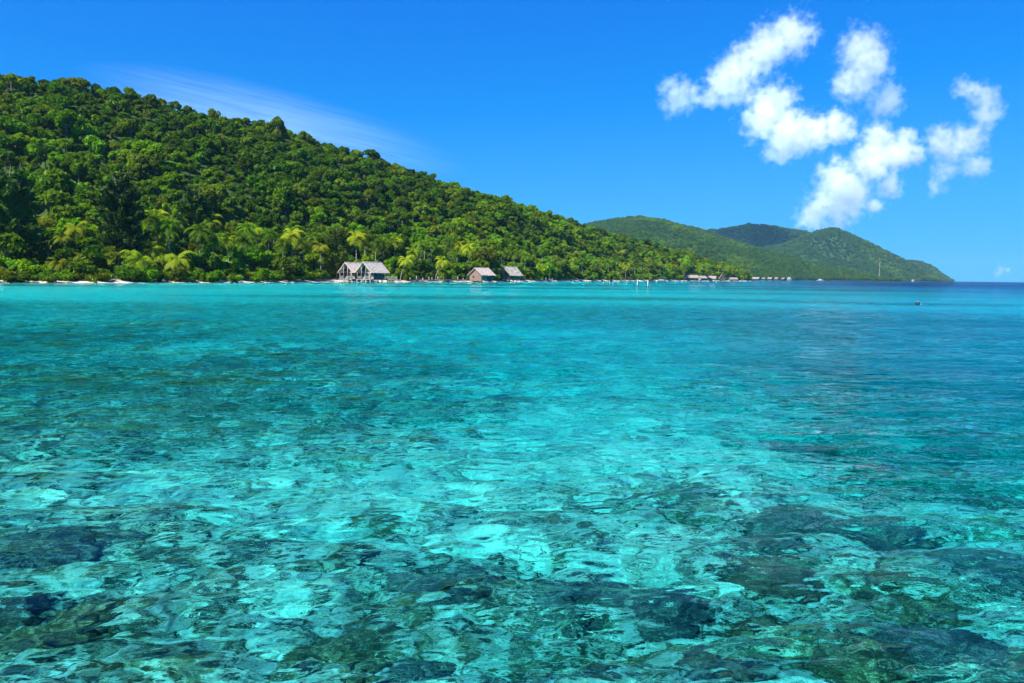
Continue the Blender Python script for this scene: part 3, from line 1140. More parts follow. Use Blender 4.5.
# far simple houses on the point and the distant village
def small_house(name, X, Y, z, w, l, wh, rise, yaw, mroof, mwall, label, group, stilt=0.8):
    t = empty(name, (X, Y, z), yaw, label, 'hut', group)
    bm = bmesh.new()
    bx(bm, -l / 2, l / 2, -w / 2, w / 2, stilt, stilt + wh)
    # gable ends
    for s in (-l / 2, l / 2 - .1):
        a = [bm.verts.new((s, -w / 2, stilt + wh)), bm.verts.new((s, w / 2, stilt + wh)), bm.verts.new((s, 0, stilt + wh + rise - .05))]
        b = [bm.verts.new((s + .1, -w / 2, stilt + wh)), bm.verts.new((s + .1, w / 2, stilt + wh)), bm.verts.new((s + .1, 0, stilt + wh + rise - .05))]
        bm.faces.new(a); bm.faces.new(b[::-1])
        for i in range(3):
            bm.faces.new((a[i], b[i], b[(i + 1) % 3], a[(i + 1) % 3]))
    from_bm('wall', bm, mwall, t)
    bm = bmesh.new()
    oh = .7
    k = rise / (w / 2)
    for s in (-1, 1):
        slab(bm, (-l / 2 - .6, 0, stilt + wh + rise), (l / 2 + .6, 0, stilt + wh + rise), (l / 2 + .6, s * (w / 2 + oh), stilt + wh - k * oh), (-l / 2 - .6, s * (w / 2 + oh), stilt + wh - k * oh), .2)
    from_bm('roof', bm, mroof, t)
    bm = bmesh.new(); bx(bm, -.6, .6, -w / 2 - .05, -w / 2 - .02, stilt + .05, stilt + 2.0); from_bm('door', bm, M_SHADE, t)
    for s in (-1, 1):
        bm = bmesh.new(); bx(bm, s * l * .3 - .7, s * l * .3 + .7, -w / 2 - .05, -w / 2 - .02, stilt + .8, stilt + 1.8); from_bm('window', bm, M_SHADE, t)
    bm = bmesh.new(); bx(bm, -l / 2 - .4, l / 2 + .4, -w / 2 - 1.2, w / 2, stilt - .2, stilt - .01); from_bm('deck', bm, M_DARKWOOD, t)
    for xx in np.linspace(-l / 2, l / 2, 4):
        for yy in (-w / 2 - 1, w / 2 - .2):
            bm = bmesh.new(); tube(bm, [(xx, yy, -1.6), (xx, yy, stilt - .2)], [.13, .13], 6); from_bm('stilt', bm, M_DARKWOOD, t)
    return t


PGP = 'stilt houses on the low point'
for (px, l, wh, rise, yaw, mr, mw, lab) in [
    (691, 13.0, 2.8, 2.3, 0.0, M_PALETHATCH, M_DARKWOOD, 'long stilt house with a pale pinkish roof, widest in the row on the low point'),
    (702, 7.5, 2.6, 2.0, 0.25, M_PALETHATCH, M_GREYWOOD, 'stilt house with a pale front directly right of the long roofed house on the point'),
    (712, 7.5, 2.4, 2.3, -0.35, M_PALETHATCH, M_GREYWOOD, 'stilt house with tan roof left of the steep dark hut on the point'),
    (722, 7.0, 2.6, 4.6, 1.35, M_OLDTHATCH, M_DARKWOOD, 'hut with a steep dark grey roof between the tan roofed houses on the point'),
    (733, 8.5, 1.5, 1.8, 0.1, M_PALETHATCH, M_BROWNWOOD, 'low tan roofed house, rightmost on the wooded point')]:
    x, y = ground_pt(px, -3)
    small_house('stilt_house', x, y, 0, 6.0, l, wh, rise, yaw + math.atan2(-x, y) + R(20), mr, mw, lab, PGP)

VG = 'distant village houses'
for (px, D, l, h, mr, mw, lab) in [
    (756, 1560, 18, 3.6, M_PALETHATCH, M_DARKWOOD, 'long distant village house with a pale roof nearest the wooded point'),
    (763.5, 1580, 8, 3.2, M_OLDTHATCH, M_DARKWOOD, 'small distant village house directly right of the long pale roofed one'),
    (770, 1600, 10, 3.6, M_PALETHATCH, M_DARKWOOD, 'third distant village house counting right from the long pale roof'),
    (777, 1630, 10, 4.0, M_OLDTHATCH, M_BROWNWOOD, 'fourth distant village house counting right from the long pale roof'),
    (783.5, 1640, 9, 3.4, M_OLDTHATCH, M_DARKWOOD, 'distant village house two places left of the village beach'),
    (789.5, 1660, 9, 4.4, M_PALETHATCH, M_WHITE, 'distant pale gabled village house beside the white village beach'),
    (850, 2330, 9, 3, M_PALETHATCH, M_DARKWOOD, 'dark low house on the far shore left of the white mast'),
    (868, 2400, 10, 3, M_OLDTHATCH, M_DARKWOOD, 'dark low house on the far shore just below the white mast'),
    (886, 2440, 10, 3, M_OLDTHATCH, M_DARKWOOD, 'dark low house on the far shore right of the white mast'),
    (913, 3160, 12, 4, M_PALETHATCH, M_WHITE, 'tiny white house near the tip of the far headland')]:
    u = ray(px, 279)[0]
    small_house('village_house', u * D, D, 0.2, 6.0, l * .7, h * .75, h * .65, random.uniform(-.9, .9) - math.atan(u), mr, mw, lab, VG, 1.0)

# white mast
u = ray(879.5, 270)[0]
D = 2700
X0, zb = u * D, float(far[0][0](np.array(u * 2520.0), np.array(2520.0)))
D = 2520.0
X0 = u * D
ztop = CAM_Z + D * ray(879.5, 261)[1]
t = empty('radio_mast', (X0, D, zb), 0, 'thin white lattice radio mast rising from the far wooded spur', 'mast')
Hm = ztop - zb
for a in range(3):
    th = a * 2.094
    bm = bmesh.new(); tube(bm, [(1.6 * math.cos(th), 1.6 * math.sin(th), -2), (.45 * math.cos(th), .45 * math.sin(th), Hm)], [.24, .2], 6); from_bm('leg', bm, M_PALEWOOD, t)
bm = bmesh.new()
n = 14
for i in range(n):
    for a in range(3):
        r0 = 1.6 - 1.15 * i / n; r1 = 1.6 - 1.15 * (i + 1) / n
        t0 = a * 2.094; t1 = (a + 1) * 2.094
        tube(bm, [(r0 * math.cos(t0), r0 * math.sin(t0), Hm * i / n), (r1 * math.cos(t1), r1 * math.sin(t1), Hm * (i + 1) / n)], [.14, .14], 5)
from_bm('bracing', bm, M_PALEWOOD, t)
bm = bmesh.new(); tube(bm, [(0, 0, Hm - .5), (0, 0, Hm + 4)], [.2, .1], 6); from_bm('antenna', bm, M_PALEWOOD, t)


# boats
def boat(X, Y, L, yaw, label, cabin):
    t = empty('motor_boat', (X, Y, 0), yaw, label, 'boat')
    bm = bmesh.new()
    secs = []
    for i, f in enumerate(np.linspace(0, 1, 9)):
        wd = .16 * L * (1 - max(0, (f - .55) / .45) ** 2) ** .8 + .01
        hh = .10 * L * (1 + .5 * f * f)
        x = (f - .5) * L
        secs.append([bm.verts.new(q) for q in ((x, -wd, hh), (x, -wd * .8, .02 * L), (x, 0, -.03 * L), (x, wd * .8, .02 * L), (x, wd, hh))])
    for a, b in zip(secs[:-1], secs[1:]):
        for k in range(4):
            bm.faces.new((a[k], b[k], b[k + 1], a[k + 1]))
        bm.faces.new((a[4], b[4], b[0], a[0]))
    bm.faces.new(secs[0])
    from_bm('hull', bm, M_WHITE, t)
    bm = bmesh.new(); bx(bm, -.25 * L, .15 * L, -.10 * L, .10 * L, .12 * L, .12 * L + cabin); from_bm('cabin', bm, M_WHITE, t)
    bm = bmesh.new(); bx(bm, -.23 * L, .13 * L, -.105 * L, -.101 * L, .13 * L + cabin * .4, .12 * L + cabin * .8); from_bm('window', bm, M_SHADE, t)
    bm = bmesh.new(); bx(bm, -.3 * L, .2 * L, -.12 * L, .12 * L, .121 * L + cabin, .121 * L + cabin + .12); from_bm('cabin_roof', bm, M_WHITE, t)


x, y = ground_pt(661.5, -8)
boat(x, y, 8.5, .15, 'small white boat moored off the beach left of the long roofed house', .5)
u = ray(820.5, 279)[0]
boat(u * 2040, 2040, 17, .1, 'white cabin boat lying off the far village shore', 3.2)

# posts standing in the water
WP = 'posts standing in the shallows off the right beach'
for (px, yb, h, r, m, lab) in [
    (546, 281.6, 2.6, .16, M_PALEWOOD, 'taller pale post at the water edge right of the pavilion'),
    (552.3, 282.3, 2.2, .16, M_PALEWOOD, 'shorter pale post at the water edge right of the pavilion'),
    (573, 283.0, 1.2, .14, M_TANWOOD, 'low tan post in the water left of the bright green bush'),
    (584, 282.8, 1.1, .14, M_TANWOOD, 'stubby tan post alone in the water off the middle of the right beach'),
    (603.5, 284.0, 1.5, .15, M_TANWOOD, 'leftmost tan post of the short row off the right beach'),
    (609.5, 283.6, 1.6, .15, M_TANWOOD, 'second tan post of the short row off the right beach'),
    (612.8, 283.8, 1.5, .13, M_TANWOOD, 'third tan post of the short row off the right beach'),
    (618, 283.4, 1.4, .13, M_TANWOOD, 'fourth tan post of the short row off the right beach'),
    (626, 283.4, 1.2, .12, M_TANWOOD, 'rightmost tan post of the short row off the right beach'),
    (637.3, 285.2, 2.0, .15, M_WHITE, 'left one of two white marker posts standing in the lagoon'),
    (647.6, 285.6, 2.1, .15, M_WHITE, 'right one of two white marker posts, slightly leaning, in the lagoon')]:
    u, s = ray(px, yb)
    D = CAM_Z / -s
    bm = bmesh.new()
    ln = random.uniform(-.12, .12)
    tube(bm, [(0, 0, -2.2), (ln * .5, 0, h * .5), (ln, 0, h)], [r, r * .95, r * .85], 8)
    bx(bm, ln - r * 1.15, ln + r * 1.15, -r * 1.15, r * 1.15, h + .002, h + .05)
    o = from_bm('marker_post', bm, m, None, False)
    o.location = (u * D, D, 0)
    tag(o, lab, 'post', WP)

# mooring buoy
u, s = ray(917.5, 304.6)
D = CAM_Z / -s
t = empty('mooring_buoy', (u * D, D, 0), .4, 'small dark round mooring buoy floating alone on the water at right', 'buoy')
bm = bmesh.new(); bmesh.ops.create_uvsphere(bm, u_segments=20, v_segments=14, radius=.27)
for v in bm.verts:
    v.co.z = v.co.z * .8 + .1
from_bm('float', bm, M_BUOY, t, True)
bm = bmesh.new(); tube(bm, [(.12 * math.cos(a), 0, .30 + .12 * math.sin(a)) for a in np.linspace(0, math.pi, 9)], [.02] * 9, 6); from_bm('lifting_ring', bm, M_ROPE, t, True)
bm = bmesh.new(); tube(bm, [(.25, 0, .05), (.42, .02, .04), (.6, .06, .03), (.74, .0, .0)], [.05, .05, .05, .04], 7); from_bm('mooring_rope', bm, M_ROPE, t, True)

# ------------------------------------------------------------------ seabed
def seabed_depth(X, Y):
    Yc = np.maximum(Y, 1.0)
    u = X / Yc
    r = np.hypot(X, Y)
    dsh = np.interp(u, SU, SD_) - Y                       # metres to the near shore
    base = 1.35 + 0.55 * smooth(12, 40, r) + 0.5 * smooth(30, 70, r)
    base = base - 1.0 * smooth(150, 20, dsh) * (u < SU[-1]) * smooth(60, 120, r)
    off = smooth(0.02, 0.42, u) * smooth(60, 500, r)      # deeper towards open sea on the right
    base = base + (0.25 + 1.1 * smooth(-.35, .2, u)) * smooth(12, 34, r) * smooth(110, 60, r) + 2.2 * smooth(.10, .5, u) * smooth(9, 45, r)
    base = base + 5.0 * off + 15.0 * smooth(0.30, 0.56, u) * smooth(130, 700, r) + 16 * smooth(0.55, 0.75, u) * smooth(900, 3000, r)
    base = base + 0.7 * smooth(0.25, 0.6, u) * smooth(5, 18, r)
    n = fbm(X * .11, Y * .11, 3, 61) * 0.35 + fbm(X * .6, Y * .6, 3, 62) * 0.16 * smooth(120, 40, r)
    det = fbm(X * 2.6, Y * 2.6, 4, 63, .6) * 0.20 * smooth(60, 15, r)
    d = base - n - det
    d = np.where(Y < 0, 2.0, d)
    return np.maximum(d, 0.25)


def water_hit(px, py):
    u, s = ray(px, py)
    D = CAM_Z / -s
    return u * D, D


def bed_point(px, py):
    """where a column of the picture meets the sea floor through flat water"""
    u, s = ray(px, py)
    D = CAM_Z / -s
    d = np.array([u, 1, s])
    d /= np.linalg.norm(d)
    h = math.hypot(d[0], d[1])
    sn = h / 1.33
    tn = sn / math.sqrt(1 - sn * sn)
    dep = 1.3
    return (u * D + d[0] / h * tn * dep, D + d[1] / h * tn * dep)


# pale sand and dark coral ground, as large soft patches on the floor
PATCH = [  # px, py, half-width px, half-height px, weight (+ sand, - coral)
    (600, 440, 170, 32, 1.0), (300, 490, 130, 24, .8), (240, 640, 70, 30, .7), (440, 560, 60, 22, .6), (720, 600, 70, 26, .8), (630, 550, 60, 16, .7),
    (480, 470, 100, 14, .7), (220, 345, 45, 6, 1.2), (100, 350, 90, 6, .5), (850, 505, 50, 8, .6), (560, 660, 60, 16, .5), (90, 470, 110, 16, .5),
    (180, 375, 330, 30, -1.1), (60, 335, 200, 14, -1.0), (250, 415, 220, 12, -.4), (560, 400, 200, 20, .6), (400, 400, 150, 14, -.5), (60, 545, 110, 26, -.8), (60, 650, 110, 45, -.9), (380, 650, 100, 34, -1.2),
    (440, 585, 70, 20, -1.0), (650, 590, 80, 22, -.9), (700, 650, 90, 24, -.6), (900, 570, 150, 60, -.55), (900, 650, 160, 40, -.75), (960, 480, 130, 26, -.45),
    (850, 375, 260, 30, -.45), (930, 430, 160, 26, -.5), (600, 365, 150, 18, .8), (520, 330, 160, 8, .7), (760, 340, 160, 8, .4), (780, 560, 60, 20, -.4), (860, 440, 130, 20, -.1)]
PW = []
for (a, b, hw, hh, wgt) in PATCH:
    x0, y0 = bed_point(a, b)
    x1, _ = bed_point(a + hw, b)
    _, ya = bed_point(a, b - hh)
    PW.append((x0, y0, abs(x1 - x0), abs(ya - y0), wgt * .65))


def sandiness(X, Y):
    wx = X + 1.2 * fbm(X * .35, Y * .35, 3, 71) * np.clip(np.abs(Y) / 10, .5, 4)
    wy = Y + 1.2 * fbm(X * .35 + 9, Y * .35, 3, 72) * np.clip(np.abs(Y) / 10, .5, 6)
    s = 0.60 + 0 * X
    for (x0, y0, sx, sy, w) in PW:
        s = s + w * np.exp(-((wx - x0) / sx) ** 2 - ((wy - y0) / sy) ** 2)
    s = s + smooth(75, 105, np.hypot(X, Y)) * (0.60 + 1.9 * fbm(X * .012, Y * .045, 3, 95))
    return s


def polar(rmin, rmax, ratio0, ratio1, fine):
    th = [np.linspace(R(-44), R(44), fine), np.linspace(R(44), R(316), 60)[1:-1]]
    th = np.concatenate(th)
    r = [rmin]
    while r[-1] < rmax:
        r.append(r[-1] * (ratio0 if r[-1] < 130 else ratio1))
    r = np.array(r)
    TH, RR = np.meshgrid(th, r)
    return RR * np.sin(TH), RR * np.cos(TH), RR


RMAX = 12400.0
X, Y, RR = polar(2.2, RMAX, 1.0075, 1.03, 640)
Zs = -seabed_depth(X, Y)
sb = NT('seabed_sand_and_coral')
p = sb.pos()
sat = sb.attr('sand')
n1 = sb.noise(p, 1.4, 7, 0.66, 0.8)
n2 = sb.noise(p, 5.5, 7, 0.65, 0.4)
n3 = sb.noise(p, 14.0, 5, 0.65)
mix_s = sb.math('ADD', sb.math('MULTIPLY', sat, 0.45), sb.math('ADD', sb.math('MULTIPLY', sb.math('SUBTRACT', n1, .5), 2.1), sb.math('MULTIPLY', sb.math('SUBTRACT', n2, .5), 3.0)))
fs = sb.ramp(mix_s, [(-0.06 + 0.06, (0, 0, 0)), (0.58, (1, 1, 1))])
sandc = sb.ramp(n3, [(0.36, (0.50, 0.485, 0.40)), (0.62, (0.86, 0.835, 0.70))])
coral = sb.ramp(n2, [(0.36, (0.016, 0.019, 0.015)), (0.45, (0.075, 0.075, 0.045)), (0.52, (0.22, 0.21, 0.10)), (0.62, (0.14, 0.16, 0.14)), (0.75, (0.42, 0.40, 0.30))])
coral = sb.mix(sb.math('MULTIPLY', n3, .5), coral, (0.04, 0.045, 0.035))
sb.principled(sb.mix(fs, coral, sandc), 0.95, sb.bump(n3, .5, .05), 0.1)
bed = quads('seabed', np.stack([X, Y, Zs], -1).reshape(-1, 3), grid_faces(*X.shape, wrap=True), sb.m)
a = bed.data.attributes.new('sand', 'FLOAT', 'POINT')
a.data.foreach_set('value', sandiness(X, Y).astype(np.float32).ravel())
if bed.data.polygons[10].normal.z < 0:
    bed.data.flip_normals()
# close the hole straight below the camera
tag(bed, 'sandy sea floor with coral patches', kind='structure')

# coral heads
def coral_mesh(seed):
    bm = bmesh.new()
    bmesh.ops.create_icosphere(bm, subdivisions=5, radius=1.0)
    r = np.random.default_rng(seed)
    co = np.array([v.co for v in bm.verts])
    d = np.ones(len(co))
    for k in range(26):
        c = r.normal(size=3); c[2] = abs(c[2]) * .8; c /= np.linalg.norm(c)
        q = np.linalg.norm(co - c, axis=1)
        d += r.uniform(.05, .30) * np.exp(-(q / r.uniform(.16, .45)) ** 2)
    th = np.arctan2(co[:, 1], co[:, 0])
    d *= 1 + .38 * fbm(co[:, 0] * 4 + seed, co[:, 1] * 4 + co[:, 2] * 3, 5, seed, .65) + .06 * np.sin(3 * th + seed)
    co = co * d[:, None]
    co[:, 2] = np.where(co[:, 2] > 0, co[:, 2] * .42, co[:, 2] * .25)
    for v, q in zip(bm.verts, co):
        v.co = q
    me = bpy.data.meshes.new('coral_head')
    bm.to_mesh(me); bm.free()
    me.polygons.foreach_set('use_smooth', np.ones(len(me.polygons), dtype=bool))
    return me


def coral_mat(name, c0, c1, c2):
    m = NT(name)
    p = m.pos()
    a = m.noise(p, 7.0, 9, .75, .8)
    b = m.noise(p, 16.0, 5, .6)
    c = m.ramp(a, [(0.40, c0), (0.5, c1), (0.58, c2)])
    m.principled(m.mix(m.ramp(b, [(.38, (0, 0, 0)), (.62, (.85, .85, .85))]), c, c0), .9, m.bump(b, .9, .04), .1)
    return m.m


CM_ = [coral_mat('olive_coral', (0.030, 0.032, 0.018), (0.16, 0.14, 0.06), (0.46, 0.42, 0.24)),
       coral_mat('slate_coral', (0.028, 0.034, 0.034), (0.12, 0.125, 0.11), (0.40, 0.40, 0.32)),
       coral_mat('brown_coral', (0.05, 0.034, 0.025), (0.16, 0.11, 0.07), (0.38, 0.32, 0.22))]
cmesh = []
for k in range(6):
    me = coral_mesh(40 + k)
    me.materials.append(CM_[k % 3])
    cmesh.append(me)
CN = ['olive', 'dark slate', 'brown']
CORAL = [  # px, py, width px, mesh, words
    (340, 655, 110, 0, 'broadest olive coral head at the bottom centre left'), (420, 660, 90, 1, 'dark coral head right beside the broadest olive one'), (295, 665, 60, 3, 'low olive coral head left of the broadest olive one'),
    (440, 582, 85, 4, 'dark slate coral head with a shadowed front edge near the centre'), (405, 572, 45, 2, 'small brown coral head left of the central slate one'),
    (560, 595, 70, 1, 'dark slate coral head left of the sandy bowl'), (640, 592, 100, 4, 'wide dark slate coral head below the sandy bowl'), (600, 575, 30, 2, 'small brown coral head in front of the bright sandy bowl'),
    (640, 655, 60, 3, 'olive coral head at the bottom right of centre'), (560, 668, 50, 1, 'dark coral head at the bottom edge'), (720, 665, 70, 2, 'brown coral head at the bottom edge right of centre'),
    (600, 540, 50, 1, 'slate coral head just above the bright sandy bowl'), (455, 512, 46, 4, 'small dark coral patch alone on pale sand'), (180, 558, 44, 2, 'brown coral head with a round knob on pale sand at left'),
    (190, 548, 18, 1, 'small round slate coral knob on top of the brown left head'), (40, 545, 110, 4, 'large blue slate coral patch at the left edge'), (120, 538, 50, 1, 'slate coral head right of the large left edge patch'),
    (50, 640, 120, 0, 'large olive brown coral mass in the lower left corner'), (110, 615, 60, 3, 'olive coral head above the lower left mass'), (20, 600, 60, 5, 'brown coral head at the left edge above the lower left mass'),
    (250, 545, 50, 1, 'flat slate coral at the middle left'), (285, 560, 40, 3, 'olive coral with pale specks at the middle left'), (205, 600, 40, 4, 'slate coral on sand above the lower left'),
    (790, 520, 90, 1, 'slate coral bank right of the sand tongue'), (760, 545, 60, 4, 'dark coral head below the sand tongue'), (770, 575, 70, 2, 'brown coral head with yellow tips at right'),
    (760, 615, 60, 3, 'olive coral head with dark tips at lower right'), (860, 655, 120, 0, 'broad olive coral bank at the lower right'), (940, 640, 110, 4, 'dark slate coral bank in the lower right corner'),
    (900, 590, 90, 3, 'olive coral bank at right'), (980, 560, 80, 1, 'slate coral bank at the right edge'), (880, 530, 70, 4, 'dark coral bank at right beyond the sand tongue'),
    (600, 505, 44, 2, 'small brown coral on the pale centre sand'), (545, 520, 36, 3, 'small olive coral near the centre'), (380, 520, 50, 3, 'olive coral patch left of the centre'), (690, 490, 40, 4, 'slate coral on the pale sand tongue')]
for (px, py, wpx, k, lab) in CORAL:
    x, y = bed_point(px, py)
    r = wpx / FPX * math.hypot(x, y, CAM_Z + 1.2) * 0.36
    o = bpy.data.objects.new('coral_head', cmesh[k])
    col.objects.link(o)
    dz = -float(seabed_depth(np.array(x), np.array(y)))
    zs = min(1.0, 0.75 / (r * .5 + .01)) * random.uniform(.7, 1.0)
    o.location = (x, y, dz - .05)
    o.scale = (r, r * random.uniform(.8, 1.1), r * zs)
    o.rotation_euler = (0, 0, random.uniform(0, 6.28))
    tag(o, lab + ' under clear water', 'coral head', 'coral heads under the clear shallow water')

# ------------------------------------------------------------------ water
X, Y, RR = polar(1.6, RMAX, 1.0042, 1.03, 1000)
Zw = np.zeros_like(X)
wr = np.random.default_rng(3)
for i in range(120):
    lam = 0.13 * 2 ** wr.uniform(0, 4.4)
    k = 2 * np.pi / lam
    a = R(158) + wr.normal(0, R(26))
    A = 0.0027 * lam ** 0.92 * (1 + 0.05 * float(smooth(.45, 1.1, lam))) * wr.uniform(.5, 1.3)
    ph = k * (X * math.sin(a) + Y * math.cos(a)) + wr.uniform(0, 6.28)
    ph = ph + 0.9 * fbm(X * .5 / lam * .3, Y * .5 / lam * .3, 2, i)
    Zw += A * (np.sin(ph) + .25 * np.sin(2 * ph + .6)) * smooth(130 * lam + 8, 4 + 40 * lam, RR)
gust = 0.75 + 0.6 * fbm(X * .06, Y * .03, 3, 88)
Zw *= gust
wm = NT('clear_tropical_water')
p = wm.pos()
pm = wm.vmath('MULTIPLY', p, (1.0, 1.25, 1.0))
b0 = wm.noise(pm, 0.45, 3, .5, .3)
b00 = wm.noise(wm.vmath('MULTIPLY', p, (.55, 1.5, 1.0)), 0.10, 3, .5)
b1 = wm.noise(pm, 1.3, 2, .5, .3)
b2 = wm.noise(pm, 6.0, 3, .5, .3)
b3 = wm.noise(wm.vmath('MULTIPLY', p, (.5, 1.4, 1.0)), 0.07, 5, .6)
h = wm.math('ADD', wm.math('MULTIPLY_ADD', b00, 0.55, wm.math('MULTIPLY', b0, 0.26)), wm.math('ADD', wm.math('MULTIPLY', b1, 0.085), wm.math('MULTIPLY', b2, 0.012)))
h = wm.math('MULTIPLY', h, wm.math('MAXIMUM', wm.math('MULTIPLY_ADD', b3, 3.4, -.75), .25))
nrm = wm.bump(h, 1.0, 1.0)
rf = wm.n('ShaderNodeBsdfRefraction')
rf.inputs['IOR'].default_value = 1.33
rf.inputs['Roughness'].default_value = 0.0
gl = wm.n('ShaderNodeBsdfGlossy')
gl.inputs['Roughness'].default_value = 0.03
fr = wm.n('ShaderNodeFresnel')
fr.inputs[0].default_value = 1.33
for nd in (rf, gl, fr):
    wm.t.links.new(nrm, nd.inputs['Normal'])
mx = wm.n('ShaderNodeMixShader')
wm.put(mx.inputs[0], wm.math('MULTIPLY', fr.outputs[0], 0.55))
wm.t.links.new(rf.outputs[0], mx.inputs[1])
wm.t.links.new(gl.outputs[0], mx.inputs[2])
wm.t.links.new(mx.outputs[0], wm.out.inputs[0])
va = wm.n('ShaderNodeVolumeAbsorption')
va.inputs[0].default_value = (0.0, 0.938, 0.976, 1)
va.inputs[1].default_value = 0.75
wm.t.links.new(va.outputs[0], wm.out.inputs[1])
water = quads('water', np.stack([X, Y, Zw], -1).reshape(-1, 3), grid_faces(*X.shape, wrap=True), wm.m)
if water.data.polygons[10].normal.z < 0:
    water.data.flip_normals()
tag(water, 'clear turquoise lagoon', kind='structure')
# the small round opening right under the camera
for nm, ob, zf_ in (('water', water, 0), ('seabed', bed, 1)):
    bm = bmesh.new()
    bm.from_mesh(ob.data)
    bm.edges.ensure_lookup_table()
    inner = [e for e in bm.edges if e.is_boundary and max(math.hypot(v.co.x, v.co.y) for v in e.verts) < 4]
    bmesh.ops.holes_fill(bm, edges=inner, sides=0)
    bm.to_mesh(ob.data)
    bm.free()

# ------------------------------------------------------------------ clouds
def cloud(label, puffs, D, dens, edge=1.2, sharp=0.75, depth=1.2, anis=-0.05, world=None):
    warp = 0.0145 * D
    wscale = 30.0 / D
    pts = []
    for (px, py, rp) in puffs:
        u, s = ray(px, py)
        y = D + random.uniform(-.5, .5) * rp / FPX * D * depth
        k = math.sqrt(1 + u * u + s * s)
        pts.append((Vector((u * y, y, CAM_Z + s * y)), rp / FPX * D * 1.1))
    pts += world or []
    c = sum((q[0] for q in pts), Vector()) / len(pts)
    bm = bmesh.new()
    for q, r in pts:
        bmesh.ops.create_icosphere(bm, subdivisions=3, radius=r * 1.3 + 40, matrix=Matrix.Translation(q - c))
    me = bpy.data.meshes.new('cloud')
    bm.to_mesh(me); bm.free()
    tmp = bpy.data.objects.new('tmp', me)
    col.objects.link(tmp)
    md = tmp.modifiers.new('r', 'REMESH')
    md.mode = 'VOXEL'
    md.voxel_size = 0.0063 * D
    dg = bpy.context.evaluated_depsgraph_get()
    me2 = bpy.data.meshes.new_from_object(tmp.evaluated_get(dg))
    me2.name = 'cloud'
    bpy.data.objects.remove(tmp)
    m = NT('cloud_vapour')
    p = m.obj()
    nz = m.n('ShaderNodeTexNoise')
    nz.inputs['Scale'].default_value = wscale
    nz.inputs['Detail'].default_value = 4
    m.put(nz.inputs['Vector'], p)
    wv = m.vmath('MULTIPLY', m.vmath('SUBTRACT', nz.outputs[1], (.5, .5, .5)), (warp * 2,) * 3)
    pw = m.vmath('ADD', p, wv)
    f = None
    for q, r in pts:
        dd = m.vmath('DISTANCE', pw, tuple(q - c))
        s = m.math('SUBTRACT', 1.0, m.math('DIVIDE', dd, r))
        f = s if f is None else m.math('SMOOTH_MAX', f, s, 0.15)
    bill = m.noise(p, wscale * 3.2, 6, .58)
    f = m.math('ADD', f, m.math('MULTIPLY', m.math('SUBTRACT', bill, .50), edge * 2))
    d_ = m.n('ShaderNodeMapRange', interpolation_type='SMOOTHSTEP')
    m.put(d_.inputs[0], f)
    d_.inputs[1].default_value = 0.0
    d_.inputs[2].default_value = sharp
    vol = m.n('ShaderNodeVolumeScatter')
    vol.inputs[0].default_value = (1, 1, 1, 1)
    vol.inputs['Anisotropy'].default_value = anis
    m.put(vol.inputs['Density'], m.math('MULTIPLY', d_.outputs[0], dens))
    m.t.links.new(vol.outputs[0], m.out.inputs[1])
    me2.materials.clear()
    me2.materials.append(m.m)
    o = bpy.data.objects.new('cloud', me2)
    o.location = c
    col.objects.link(o)
    tag(o, label, 'cloud', 'scattered white clouds over the far hills')
    try:
        m.m.cycles.volume_step_rate = 0.35
    except Exception:
        pass
    return o


CD = 7200.0
cloud('long ragged white cloud leaning up to the right, highest on the left', [(790, 36, 23), (767, 48, 23), (747, 66, 23), (728, 82, 23), (742, 94, 14), (712, 97, 13), (700, 101, 9)], CD, .0048)
cloud('small soft white cloud puff at the far left of the group', [(680, 96, 18), (667, 88, 10), (692, 94, 9)], CD, .0034)
cloud('bright dense white cloud in the middle of the group', [(773, 102, 22), (762, 120, 20), (789, 134, 23), (780, 150, 16), (816, 131, 19), (838, 126, 18), (800, 142, 14)], CD, .0078)
cloud('soft white cloud right of the long leaning one, at the top of the group', [(861, 50, 23), (872, 64, 20), (861, 79, 21), (842, 83, 13), (887, 100, 18)], CD, .0036)
cloud('large white cloud lowest in the group, just above the far mountain', [(835, 180, 20), (825, 200, 18), (850, 195, 22), (872, 163, 23), (897, 154, 19), (815, 217, 17), (842, 213, 18), (876, 138, 18), (889, 186, 13), (872, 205, 10), (903, 136, 11), (917, 157, 10)], CD, .0066)
cloud('loose curved white cloud at the far right of the group', [(981, 97, 15), (987, 116, 15), (970, 139, 17), (951, 146, 17), (975, 165, 14), (938, 139, 15), (944, 172, 13), (938, 186, 10), (962, 88, 10), (972, 90, 10)], CD, .0038)

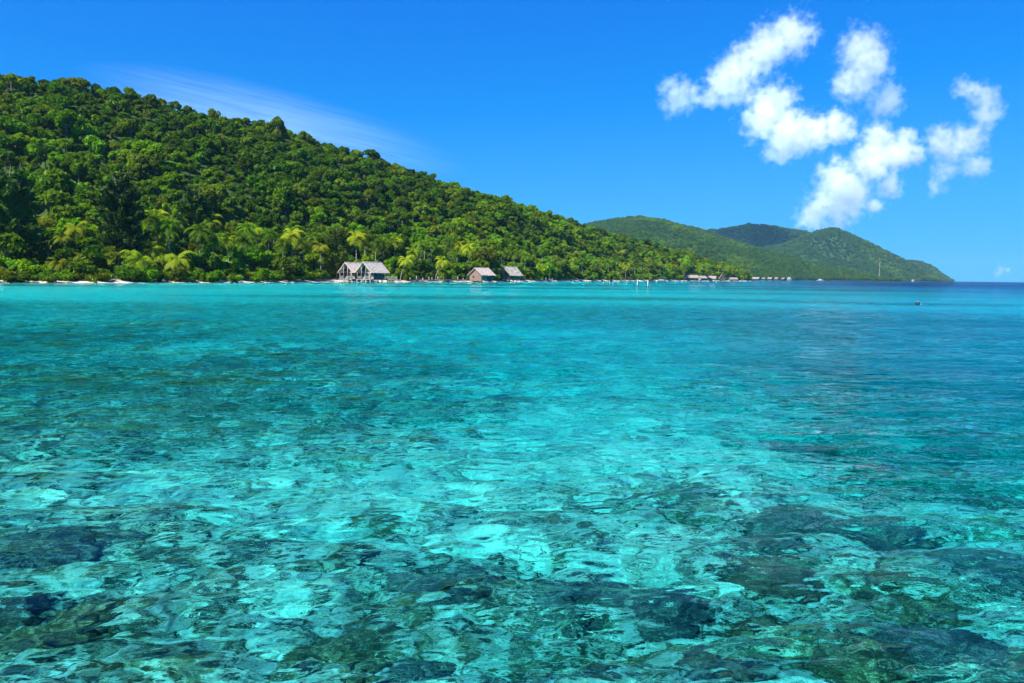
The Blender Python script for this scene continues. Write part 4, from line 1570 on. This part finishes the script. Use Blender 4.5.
# thin cirrus streak behind the hill
def streak(label, x0, y0, x1, y1, half, D, dens):
    a = Vector((ray(x0, y0)[0] * D, D, CAM_Z + ray(x0, y0)[1] * D))
    b = Vector((ray(x1, y1)[0] * D, D, CAM_Z + ray(x1, y1)[1] * D))
    bm = bmesh.new()
    bmesh.ops.create_icosphere(bm, subdivisions=4, radius=1.0)
    me = bpy.data.meshes.new('cloud')
    bm.to_mesh(me); bm.free()
    o = bpy.data.objects.new('cloud', me)
    col.objects.link(o)
    L = (b - a).length / 2
    hh = half / FPX * D
    o.location = (a + b) / 2
    o.rotation_euler = (0, -math.atan2(b.z - a.z, b.x - a.x), 0)
    o.scale = (L, hh * 2.0, hh)
    m = NT('cirrus_vapour')
    p = m.obj()
    q = m.math('SUBTRACT', 1.0, m.vmath('LENGTH', p))
    n = m.noise(m.vmath('MULTIPLY', p, (0.9, 1.3, 4.0)), 1.9, 8, .62, 1.2)
    f = m.math('MULTIPLY', m.math('MAXIMUM', q, 0.0), m.math('MAXIMUM', m.math('MULTIPLY', m.math('SUBTRACT', n, .36), 4.0), 0.0))
    vol = m.n('ShaderNodeVolumeScatter')
    vol.inputs[0].default_value = (1, 1, 1, 1)
    m.put(vol.inputs['Density'], m.math('MULTIPLY', f, dens))
    m.t.links.new(vol.outputs[0], m.out.inputs[1])
    me.materials.append(m.m)
    tag(o, label, 'cloud')


cloud('faint small cloud low over the sea horizon at the far right', [(1000, 270.5, 6), (1007, 271.5, 4), (994, 271.5, 3)], 15000.0, .0022)
DC = 0.020
P0 = Vector((1403 * .97, 4230, 205))
cc0 = P0 + SD * 1750.0  # extra cloud out of view, placed to throw shade on the rear ridge
cloud('unseen cloud added above the frame to shade the rear ridge', [], CD, DC,
      world=[(cc0 + Vector((dx, dy, dz)), rr) for dx, dy, dz, rr in ((-170, 40, 0, 120), (-60, -20, 15, 140), (60, 20, 10, 140), (170, -10, 0, 120), (0, 100, 0, 120), (-120, -160, 0, 130), (40, -170, 0, 130), (170, -130, 0, 110))])
streak('thin pale cirrus veil streaming out behind the ridge of the near hill', 70, 74, 470, 172, 36, 9000, .0006)

# ------------------------------------------------------------------ air
HAZE = 3.8e-5
bm = bmesh.new()
bx(bm, -12600, 12600, -12600, 12600, -75, 330)
hzm = NT('haze_air')
pv = hzm.n('ShaderNodeVolumePrincipled')
pv.inputs['Color'].default_value = (0.34, 0.74, 1.0, 1)
pv.inputs['Density'].default_value = HAZE
pv.inputs['Anisotropy'].default_value = 0.1
hzm.t.links.new(pv.outputs[0], hzm.out.inputs[1])
hb = from_bm('haze', bm, hzm.m)
tag(hb, 'thin pale air haze over the sea', kind='stuff')

# ------------------------------------------------------------------ render settings
sc.view_settings.view_transform = 'Standard'
sc.view_settings.look = 'None'
sc.view_settings.exposure = 1.08
sc.view_settings.gamma = 1.0
sc.view_settings.use_curve_mapping = False
cy = sc.cycles
cy.use_guiding = True
cy.use_surface_guiding = True
cy.use_volume_guiding = False
cy.guiding_training_samples = 48
cy.surface_guiding_probability = 0.75
cy.caustics_refractive = True
cy.caustics_reflective = False
cy.blur_glossy = 0.6
cy.sample_clamp_indirect = 25
cy.max_bounces = 16
cy.diffuse_bounces = 3
cy.glossy_bounces = 3
cy.transmission_bounces = 6
cy.volume_bounces = 14
cy.transparent_max_bounces = 8
cy.volume_max_steps = 128
